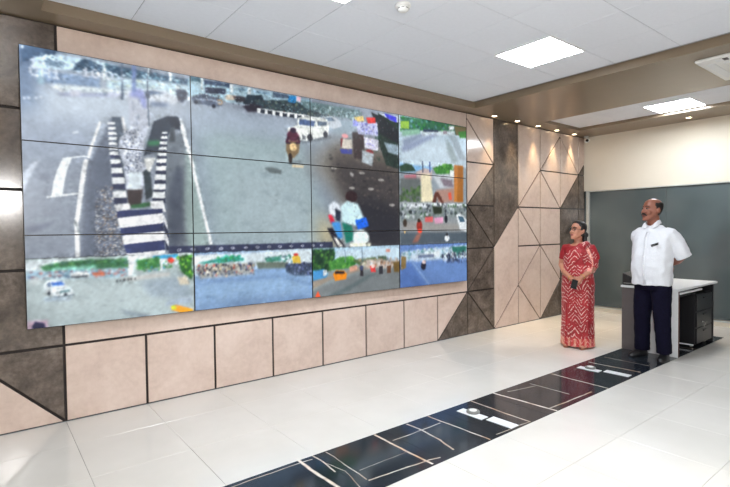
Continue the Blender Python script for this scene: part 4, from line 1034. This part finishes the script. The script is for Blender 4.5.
def face_parts(root, M, lipmat, browmat, white, iris):
    s = M.to_scale()[0]
    for sx in (-1, 1):
        bm = bmesh.new(); ellipsoid(bm, (sx*.031,-.0775,.124), (.0135,.0105,.0065), M, 12, 8); e = obj('eye', bm, white, root, True)
        bm = bmesh.new(); ellipsoid(bm, (sx*.031-.002,-.0862,.124), (.0065,.0055,.0072), M, 10, 7); obj('iris', bm, iris, e, True)
        bm = bmesh.new(); tube(bm, [M @ Vector(p) for p in ((sx*.012,-.0935,.144),(sx*.032,-.0915,.150),(sx*.054,-.078,.144))], [.0035*s,.0048*s,.0025*s], 8); obj('eyebrow', bm, browmat, root, True)
    bm = bmesh.new(); tube(bm, [M @ Vector(p) for p in ((-.026,-.0875,.050),(-.008,-.0985,.0535),(.008,-.0985,.0535),(.026,-.0875,.050))], [.003*s,.0055*s,.0055*s,.003*s], 8)
    tube(bm, [M @ Vector(p) for p in ((-.022,-.0875,.046),(0,-.0975,.0435),(.022,-.0875,.046))], [.003*s,.0062*s,.003*s], 8); obj('lips', bm, lipmat, root, True)
def hair_shell(M, keep, grow, seg=40, extra=None, thick=0.010, voxel=0.006):
    """hair as a thick shell over the part of the scalp where keep(x, y, z) holds"""
    rings = []
    N_ = 26
    for i in range(N_+1):
        z = 0.235*i/N_
        for a, b in zip(SKULL[:-1], SKULL[1:]):
            if a[0] <= z <= b[0]:
                f = (z-a[0])/(b[0]-a[0]); rings.append(tuple(a[k]+(b[k]-a[k])*f for k in range(4))); break
    bm = bmesh.new(); out = []
    def pt(r, k, g):
        z, rx, yf, yb = r; a = 2*PI*k/seg; c, s = math.cos(a), math.sin(a); pw = 2/2.15
        rr = 1.0
        return Vector(((rx+g)*math.copysign(abs(c)**pw, c), (yf+yb)/2+((yb-yf)/2+g)*math.copysign(abs(s)**pw, s), z + g*max(0, (z-0.16)/0.075)))
    faces = []
    for i in range(N_):
        for k in range(seg):
            mid = (pt(rings[i], k, 0)+pt(rings[i+1], k+1, 0))/2
            if keep(mid.x, mid.y, mid.z): faces.append((i, k))
    for i, k in faces:
        q = [pt(rings[i], k, -0.004), pt(rings[i], k+1, -0.004), pt(rings[i+1], k+1, -0.004), pt(rings[i+1], k, -0.004), pt(rings[i], k, grow), pt(rings[i], k+1, grow), pt(rings[i+1], k+1, grow), pt(rings[i+1], k, grow)]
        v = [bm.verts.new(M @ p) for p in q]
        for f in ((3,2,1,0),(4,5,6,7),(0,1,5,4),(1,2,6,5),(2,3,7,6),(3,0,4,7)): bm.faces.new([v[j] for j in f])
    if (N_-1) in [i for i, _ in faces]: ellipsoid(bm, (0, .004, .232), (.03, .035, .004+grow), M, 12, 7)
    if extra: extra(bm, M)
    return remeshed(bm, voxel, 3, 0.5)
def hand(bm, wrist, d, n, side, curl=0.5, s=1.0):
    """palm, four bent fingers of unequal length and a thumb; d along the fingers, n out of the palm, side = thumb direction sign"""
    w = Vector(wrist); d = Vector(d).normalized(); n = Vector(n); n = (n-d*n.dot(d)).normalized(); e = d.cross(n)*side
    tube(bm, [w-d*.01*s, w+d*.03*s, w+d*.075*s], [.026*s, .036*s, .038*s], 14, True, (n, 0.45))
    for q, ln in ((.030, .066), (.0102, .075), (-.0102, .070), (-.030, .055)):
        p0 = w+d*.075*s+e*q*s; pts = [p0-d*.02*s, p0]; ang = 0.0; p_ = p0
        for f, k in ((.45, .8), (.32, 1.1), (.23, .9)):
            ang += curl*k; p_ = p_+(d*math.cos(ang)+n*math.sin(ang))*ln*f*s; pts.append(p_)
        tube(bm, pts, [r*s for r in (.009, .0088, .0082, .0076, .0066)], 9)
    b = w+d*.018*s+e*.030*s
    t1 = b+(d*.6+e*.75+n*.25).normalized()*.036*s; t2 = t1+(d*.9+e*.2+n*.35).normalized()*.028*s; t3 = t2+(d*.95+n*.35-e*.1).normalized()*.022*s
    tube(bm, [b-e*.012*s, t1, t2, t3], [.013*s, .0105*s, .0092*s, .0075*s], 9)
white_eye = plain('eye_white', (120, 104, 98), 0.6); dark_iris = plain('eye_iris', (30, 20, 16), 0.25)
def hair_mat(name, c):
    t = NT(name); f = t.noise(t.objco(), 60, 3); l_ = lin(c); t.color(t.ramp(f, [(0.3, tuple(v*.5 for v in l_[:3])), (0.7, tuple(v*1.5 for v in l_[:3]))])); t.set(Roughness=0.5); t.bump(f, 0.4, 0.004); return t.m
black_hair = hair_mat('black_hair', (24, 20, 20))

def build_man():
    root = empty('person', (5.545, -2.100, 0.0), math.radians(-97)); tag(root, 'man in white shirt and navy trousers standing with hands behind his back', 'person')
    skin = skin_mat('brown_skin', (138, 86, 68), None)
    H = head_frame(Vector((0, -0.035, 1.508)), math.radians(-26), math.radians(-6), 1.05)
    bm = bmesh.new()
    head_shape(bm, H, 1.15)
    tube(bm, [(0, .02, 1.42), (0, .005, 1.52), (0, -.012, 1.60)], [.066, .060, .060], 16)
    hloft(bm, [(.86,.150,-.10,.10),(.98,.155,-.13,.11),(1.12,.160,-.14,.11),(1.28,.165,-.115,.10),(1.38,.145,-.07,.08),(1.44,.08,-.04,.06)])
    arms = {1: [(.150,.022,1.345),(.215,.06,1.27),(.252,.125,1.145),(.16,.195,1.075),(.07,.215,1.03)], -1: [(-.140,.025,1.345),(-.180,.075,1.27),(-.200,.150,1.145),(-.14,.225,1.06),(-.03,.262,1.00)]}
    for s in (1, -1):
        tube(bm, arms[s], [.050, .050, .046, .040, .029], 14)
        d = Vector(arms[s][-1])-Vector(arms[s][-2]); hand(bm, arms[s][-1], d, (0, -1 if s < 0 else 1, .25), s, 0.75)
        tube(bm, [(s*.09, 0, .90), (s*.105, -.01, .50), (s*.12, .01, .09)], [.085, .056, .028], 14)
        tube(bm, [(s*.122, .03, .04), (s*.128, -.09, .028)], [.026, .022], 12)
    link_mesh('body', remeshed(bm, 0.006, 2, 0.45), skin, root)
    face_parts(root, H, plain('man_lips', (104, 60, 54), 0.45), black_hair, white_eye, dark_iris)
    link_mesh('hair', hair_shell(H, lambda x, y, z: (y > .022 and .062 < z < .196) or (abs(x) > .055 and -.012 < y and .128 < z < .190) or (abs(x) > .05 and -.03 < y and .150 < z < .186), .0065), black_hair, root)
    bm = bmesh.new(); tube(bm, [H @ Vector(p) for p in ((-.036,-.084,.050),(-.022,-.094,.064),(0,-.1035,.0695),(.022,-.094,.064),(.036,-.084,.050))], [.005,.009,.009,.009,.005], 10); link_mesh('moustache', remeshed(bm, .003, 2), black_hair, root)
    # shirt
    t = NT('white_cotton'); f = t.noise(t.objco(), 120, 2); t.color(t.ramp(f, [(0.3, lin((214, 217, 223))), (0.7, lin((224, 226, 231)))])); t.set(Roughness=0.75); t.bump(f, 0.1, 0.002); cotton = t.m
    bm = bmesh.new()
    hloft(bm, [(.815,.196,-.160,.140),(.90,.198,-.170,.138),(1.02,.202,-.182,.135),(1.14,.203,-.175,.135),(1.26,.205,-.150,.135),(1.34,.198,-.125,.122),(1.395,.168,-.100,.108),(1.435,.125,-.078,.098),(1.468,.085,-.062,.086)], 36, None, 2.35)
    for s in (1, -1):
        tube(bm, [(s*.11, .01, 1.375), (s*.160, .020, 1.358)]+[Vector(arms[s][1])+Vector((s*.004, 0, .0)), Vector(arms[s][2])+Vector((s*.004, -.004, -.028))], [.074, .084, .080, .077], 18, False)
    sm = remeshed(bm, 0.0075, 5, 0.5, (0.026, 0.10))
    sh = link_mesh('shirt', sm, cotton, root)
    for s in (-1, 1):                                   # collar leaves
        bm = bmesh.new(); prof = [Vector(p) for p in ((s*.012,-.078,1.452),(s*.064,-.105,1.435),(s*.078,-.060,1.495),(s*.072,.03,1.52),(s*.02,.085,1.525),(0,.088,1.525))]
        inn = [Vector(p) for p in ((s*.008,-.064,1.462),(s*.034,-.064,1.478),(s*.056,-.045,1.51),(s*.060,.028,1.535),(s*.02,.074,1.538),(0,.076,1.538))]
        low = [Vector(p) for p in ((s*.010,-.082,1.440),(s*.066,-.112,1.425),(s*.092,-.060,1.462),(s*.090,.03,1.490),(s*.03,.10,1.49),(0,.10,1.49))]
        a = [bm.verts.new(p) for p in inn]; b = [bm.verts.new(p) for p in prof]; c = [bm.verts.new(p) for p in low]
        for k in range(5): bm.faces.new((a[k], a[k+1], b[k+1], b[k])); bm.faces.new((b[k], b[k+1], c[k+1], c[k]))
        co = obj('collar', bm, cotton, sh, True); m = co.modifiers.new('th', 'SOLIDIFY'); m.thickness = .004; m2 = co.modifiers.new('ss', 'SUBSURF'); m2.levels = m2.render_levels = 1
    def front_y(x, z):                                  # shirt front at (x, z)
        best = None
        for v in sm.vertices:
            if v.co.y < 0.02:
                d = (v.co.x-x)**2+(v.co.z-z)**2
                if best is None or d < best[0]: best = (d, v.co.y)
        return best[1]
    bm = bmesh.new(); zz = [.83+.062*k for k in range(10)]; L_, R_ = [], []
    for z in zz:
        y0 = front_y(0, z)-.003; L_.append(bm.verts.new((-.016, y0, z))); R_.append(bm.verts.new((.016, y0, z)))
    for k in range(9): bm.faces.new((L_[k], R_[k], R_[k+1], L_[k+1]))
    o = obj('placket', bm, cotton, sh, True); m = o.modifiers.new('th', 'SOLIDIFY'); m.thickness = .004; m.offset = 0
    for z in (.93, 1.03, 1.13, 1.23, 1.33):
        bm = bmesh.new(); disc_lathe(bm, [(.006, 0), (.006, .003), (.002, .004)], 10); b = obj('button', bm, MT['white_plastic'], sh, True); b.location = (0, front_y(0, z)-.006, z); b.rotation_euler = (PI/2, 0, 0)
    bm = bmesh.new(); ps = []
    for x in (.055, .085, .115, .145):
        ps.append([bm.verts.new((x, front_y(x, z)-.005, z)) for z in (1.14, 1.18, 1.22, 1.262)])
    for i in range(3):
        for j in range(3): bm.faces.new((ps[i][j], ps[i+1][j], ps[i+1][j+1], ps[i][j+1]))
    o = obj('pocket', bm, cotton, sh); m = o.modifiers.new('th', 'SOLIDIFY'); m.thickness = .004; m.offset = 0
    # trousers
    tr = NT('navy_cloth'); f = tr.noise(tr.objco(), 90, 3); tr.color(tr.ramp(f, [(0.3, lin((8, 7, 24))), (0.7, lin((15, 13, 36)))])); tr.set(Roughness=0.9); tr.b.inputs['Specular IOR Level'].default_value = 0.15
    bm = bmesh.new(); hloft(bm, [(.76,.176,-.125,.130),(.84,.182,-.135,.13),(.93,.172,-.140,.12),(.98,.168,-.145,.118)])
    for s in (1, -1): tube(bm, [(s*.085, 0, .83), (s*.096, -.005, .66), (s*.108, -.01, .46), (s*.114, 0, .25), (s*.120, .012, .075)], [.104, .099, .086, .077, .078], 20, False)
    link_mesh('trousers', remeshed(bm, 0.0075, 4, 0.5, (0.014, 0.09)), tr.m, root)
    for s in (1, -1):
        bm = bmesh.new(); M = Matrix.Rotation(s*.22, 4, 'Z'); M = Matrix.Translation((s*.122, .02, 0)) @ M
        hloft(bm, [(0.0,.046,-.185,.062),(.022,.050,-.190,.066),(.045,.047,-.165,.064),(.062,.042,-.110,.060),(.085,.038,-.055,.055)], 22, M, 2.3)
        link_mesh('shoe', remeshed(bm, 0.006, 2), MT['black'], root)
    bm = bmesh.new(); tube(bm, [(0, 0, -.03), (0, 0, .045)], .0055, 10); tube(bm, [(0.013, 0, -.03), (0.013, 0, .04)], .005, 10); add_box(bm, .004, -.008, .012, .012, -.005, .04)
    pen = obj('pen', bm, MT['black'], None, True)
    y = front_y(.10, 1.255)
    pen.matrix_world = root.matrix_basis @ Matrix.Translation((.098, y-.022, 1.262)) @ Matrix.Rotation(1.25, 4, 'Y')
    tag(pen, "dark pens clipped at the man's shirt pocket", 'pen')
build_man()

def saree_mat():
    t = NT('bandhani_saree'); sp = t.n('ShaderNodeSeparateXYZ'); co = t.objco(); t.l(co, sp.inputs[0]); x, y, z = sp.outputs
    ang = t.math('ADD', x, t.math('MULTIPLY', y, 0.6))
    tri = t.math('ABSOLUTE', t.math('SUBTRACT', t.math('FRACT', t.math('MULTIPLY', ang, 6.5)), 0.5))
    wob = t.noise(co, 5, 2)
    band = t.math('FRACT', t.math('ADD', t.math('MULTIPLY', z, 19.0), t.math('ADD', t.math('MULTIPLY', tri, 3.4), t.math('MULTIPLY', wob, 4.0))))
    ln = t.math('LESS_THAN', t.math('ABSOLUTE', t.math('SUBTRACT', band, 0.5)), 0.13)
    vo = t.n('ShaderNodeTexVoronoi'); vo.inputs['Scale'].default_value = 85; t.l(co, vo.inputs['Vector'])
    dots = t.math('LESS_THAN', vo.outputs['Distance'], 0.62)
    msk = t.math('GREATER_THAN', t.noise(co, 9, 2), 0.44)
    pat = t.math('MULTIPLY', t.math('MULTIPLY', ln, dots), msk)
    red = t.ramp(t.noise(co, 6, 3), [(0.35, lin((140, 12, 24))), (0.65, lin((170, 24, 36)))])
    c = t.mix(t.math('MULTIPLY', pat, 0.75), red, lin((238, 206, 196)))
    hem = t.math('LESS_THAN', z, 0.125)
    st = t.math('GREATER_THAN', t.math('FRACT', t.math('MULTIPLY', ang, 15.0)), 0.6)
    hemc = t.mix(st, lin((196, 58, 56)), lin((226, 168, 140)))
    c = t.mix(t.math('MULTIPLY', hem, 0.55), c, hemc)
    t.color(c); t.set(Roughness=0.5); t.b.inputs['Sheen Weight'].default_value = 0.2; return t.m
def build_woman():
    root = empty('person', (5.45, -1.295, 0.0), math.radians(-80)); tag(root, 'woman in red patterned saree and glasses standing with hands folded', 'person')
    skin = skin_mat('wheat_skin', (184, 128, 104), None); sm = saree_mat()
    blouse = plain('red_blouse', (150, 20, 32), 0.6, var=0.12, vs_=40)
    H = head_frame(Vector((0, -0.03, 1.302)), math.radians(-30), math.radians(-9), 0.95)
    bm = bmesh.new(); head_shape(bm, H, 1.0)
    tube(bm, [(0, .03, 1.20), (0, .012, 1.29), (0, -.008, 1.36)], [.056, .047, .048], 16)
    hloft(bm, [(.80,.135,-.11,.11),(.95,.135,-.115,.105),(1.08,.140,-.12,.10),(1.17,.135,-.10,.085),(1.225,.11,-.06,.075),(1.265,.06,-.03,.055)])
    arms = {1: [(.130,.02,1.195),(.172,.030,1.10),(.190,.020,.985),(.155,-.09,.920),(.100,-.188,.862)], -1: [(-.130,.02,1.195),(-.182,.035,1.10),(-.205,.030,.985),(-.130,-.09,.912),(-.005,-.200,.840)]}
    for s in (1, -1):
        tube(bm, arms[s], [.042, .042, .039, .034, .024], 14)
        tube(bm, [(s*.075, 0, .82), (s*.08, 0, .45), (s*.082, .02, .09)], [.075, .052, .036], 12)
        tube(bm, [(s*.085, .03, .045), (s*.095, -.10, .030), (s*.10, -.145, .026)], [.030, .032, .022], 12)
    hand(bm, arms[-1][-1], (.70, -.32, -.62), (.45, .60, .25), 1, 0.62, .88)
    hand(bm, arms[1][-1], (-.60, -.20, -.75), (-.25, .80, .1), -1, 0.55, .88)
    link_mesh('body', remeshed(bm, 0.0055, 2, 0.45), skin, root)
    face_parts(root, H, plain('woman_lips', (150, 78, 76), 0.4), black_hair, white_eye, dark_iris)
    def bun(b, M):
        ellipsoid(b, (0, .108, .075), (.052, .040, .048), M, 14, 9)
        ellipsoid(b, (.02, .10, .02), (.034, .028, .06), M, 12, 8)
    link_mesh('hair', hair_shell(H, lambda x, y, z: z > .045 and ((y > .004 and not (abs(x) > .058 and z < .13 and y < .030)) or (z > .160 and y > -.082+(.235-z)*.62) or (abs(x) > .052 and y > -.028 and z > .120) or z > .205), .010, extra=bun), black_hair, root)
    bm = bmesh.new(); ellipsoid(bm, (0, -.0905, .157), (.0042, .003, .0042), H, 8, 6); obj('bindi', bm, plain('bindi_red', (140, 20, 30), 0.4), root, True)
    # glasses
    gl = bmesh.new(); rims = []
    s = H.to_scale()[0]
    for sx in (-1, 1):
        ring = [H @ Vector((sx*.033+.026*math.cos(a), -.098+abs(.026*math.cos(a)+.0)*.12, .121+.019*math.sin(a))) for a in [2*PI*k/18 for k in range(19)]]
        tube(gl, ring, .0022, 6, False)
        tube(gl, [H @ Vector((sx*.058, -.094, .126)), H @ Vector((sx*.079, -.05, .126)), H @ Vector((sx*.083, .012, .124))], .0020, 6)
    tube(gl, [H @ Vector((-.008, -.099, .124)), H @ Vector((.008, -.099, .124))], .0022, 6)
    obj('eyeglasses', gl, MT['black'], root, True)
    # blouse: bodice and short sleeves
    bm = bmesh.new()
    hloft(bm, [(.97,.140,-.125,.112),(1.06,.150,-.138,.112),(1.16,.156,-.132,.108),(1.215,.145,-.088,.098),(1.238,.118,-.040,.088)], 28, None, 2.2)
    for s in (1, -1): tube(bm, [(s*.10, .02, 1.20), (s*.138, .022, 1.20), (s*.178, .033, 1.11), (s*.186, .033, 1.06)], [.056, .062, .056, .055], 16, False)
    link_mesh('blouse', remeshed(bm, .0065, 3, .5, (.008, .06)), blouse, root)
    # saree: pleated skirt, wrap over the chest, fold over the left shoulder and arm
    bm = bmesh.new(); rings = []; seg = 96
    for z, rx, yf, yb in ((.022,.198,-.172,.160),(.06,.196,-.172,.158),(.20,.190,-.166,.152),(.42,.184,-.158,.150),(.62,.186,-.158,.156),(.78,.188,-.158,.158),(.88,.178,-.150,.146),(.96,.162,-.142,.128),(1.00,.155,-.138,.120)):
        ring = []
        for k in range(seg):
            a = 2*PI*k/seg; c, s_ = math.cos(a), math.sin(a)
            front = max(0, -s_)**1.5; g = 1+(.045*front*math.sin(a*26)+.018*math.sin(a*9+1.3))*max(0, 1-z/.95)**.6
            ring.append(bm.verts.new((rx*c*g, (yf+yb)/2+(yb-yf)/2*s_*g, z)))
        rings.append(ring)
    ring_skin(bm, rings)
    # chest wrap: from the right waist up across to the left shoulder
    strip = []
    for i in range(17):
        f = i/16; a = math.radians(205+f*112); z = .985+.255*f**1.15; w = .115-.02*f
        row = []
        for j in range(7):
            zz = z+(j/6-.5)*2*w*(.95 if f < .85 else .7); zz = max(.93, min(1.262, zz))
            k = max(0, (zz-1.15)/.12); rx, yf, yb = .163-.045*k*k, -.150+.062*k*k, .118
            row.append(Vector((rx*math.cos(a), (yf+yb)/2+(yb-yf)/2*math.sin(a), zz)))
        strip.append(row)
    for i in range(16):
        for j in range(6):
            q = [strip[i][j], strip[i+1][j], strip[i+1][j+1], strip[i][j+1]]; c0 = Vector((0, 0, sum(p.z for p in q)/4))
            inn = [p+(Vector((0, 0, p.z))-p).normalized()*.022 for p in q]; v = [bm.verts.new(p) for p in q+inn]
            for fc in ((3,2,1,0),(4,5,6,7),(0,1,5,4),(1,2,6,5),(2,3,7,6),(3,0,4,7)): bm.faces.new([v[x] for x in fc])
    tube(bm, [(.085, -.085, 1.215), (.105, -.03, 1.25), (.095, .05, 1.245), (.08, .10, 1.15), (.08, .125, .95), (.07, .120, .65), (.07, .115, .45)], [.045, .040, .042, .050, .055, .060, .060], 18, True)
    tube(bm, [(.105, .01, 1.205), (.135, .020, 1.175), (.165, .024, 1.09), (.176, .012, 1.00), (.165, -.02, .94)], [.054, .066, .063, .056, .044], 18, True)
    tube(bm, [(.10, -.105, 1.16), (.135, -.085, 1.05), (.155, -.06, .96), (.14, -.08, .88)], [.035, .045, .046, .030], 14, True)
    sar = link_mesh('saree', remeshed(bm, .006, 3, .45, (.010, .05)), sm, root)
    bd = NT('saree_border'); f = bd.noise(bd.objco(), 45, 3); bd.color(bd.ramp(f, [(0.4, lin((206, 96, 88))), (0.6, lin((236, 190, 172)))])); bd.set(Roughness=.5)
    # woven border running down from the left shoulder
    bm = bmesh.new(); pth = [(.090,-.088,1.245),(.130,-.068,1.175),(.162,-.068,1.09),(.176,-.088,1.00),(.165,-.110,.93),(.140,-.130,.87)]
    tube(bm, pth, [.024, .028, .030, .030, .028, .022], 12, True, ((0.5, -0.85, 0.2), .35)); obj('border', bm, bd.m, sar, True)
    for s in (1, -1):
        bm = bmesh.new(); M = Matrix.Translation((s*.092, -.04, 0))
        hloft(bm, [(0, .040, -.135, .10), (.012, .042, -.137, .10)], 20, M, 2.4); sd_ = obj('sandal', bm, plain('sandal_tan', (150, 96, 74), .6), root)
        bm = bmesh.new(); tube(bm, [(s*.092-.04, -.10, .012), (s*.092, -.115, .062), (s*.092+.04, -.10, .012)], .008, 8); obj('strap', bm, plain('sandal_strap', (188, 128, 100), .6), sd_, True)
    # bangles
    for s in (1, -1):
        A, B = Vector(arms[s][3]), Vector(arms[s][4]); d = (B-A).normalized(); c = B-d*.02; u = d.orthogonal().normalized(); w = d.cross(u)
        bm = bmesh.new(); tube(bm, [c+(u*math.cos(2*PI*k/20)+w*math.sin(2*PI*k/20))*.031 for k in range(21)], .004, 6, False); obj('bangle', bm, plain('gold', (206, 160, 80), .3, 1.0), root, True)
    ph = empty('mobile_phone', (0, 0, 0)); ph.matrix_world = root.matrix_basis @ Matrix.Translation((.045, -.262, .785)) @ Euler((.12, .25, .05)).to_matrix().to_4x4()
    tag(ph, "black mobile phone held in the woman's folded hands", 'phone')
    boxobj('case', (-.034, -.005, -.055, .034, .005, .055), MT['black'], ph, .004, 2)
    boxobj('screen', (-.030, -.0062, -.050, .030, -.0048, .050), plain('phone_glass', (16, 16, 20), .12), ph)
    boxobj('lens', (-.028, .0045, .032, -.014, .0065, .046), MT['grey_plastic'], ph)
build_woman()
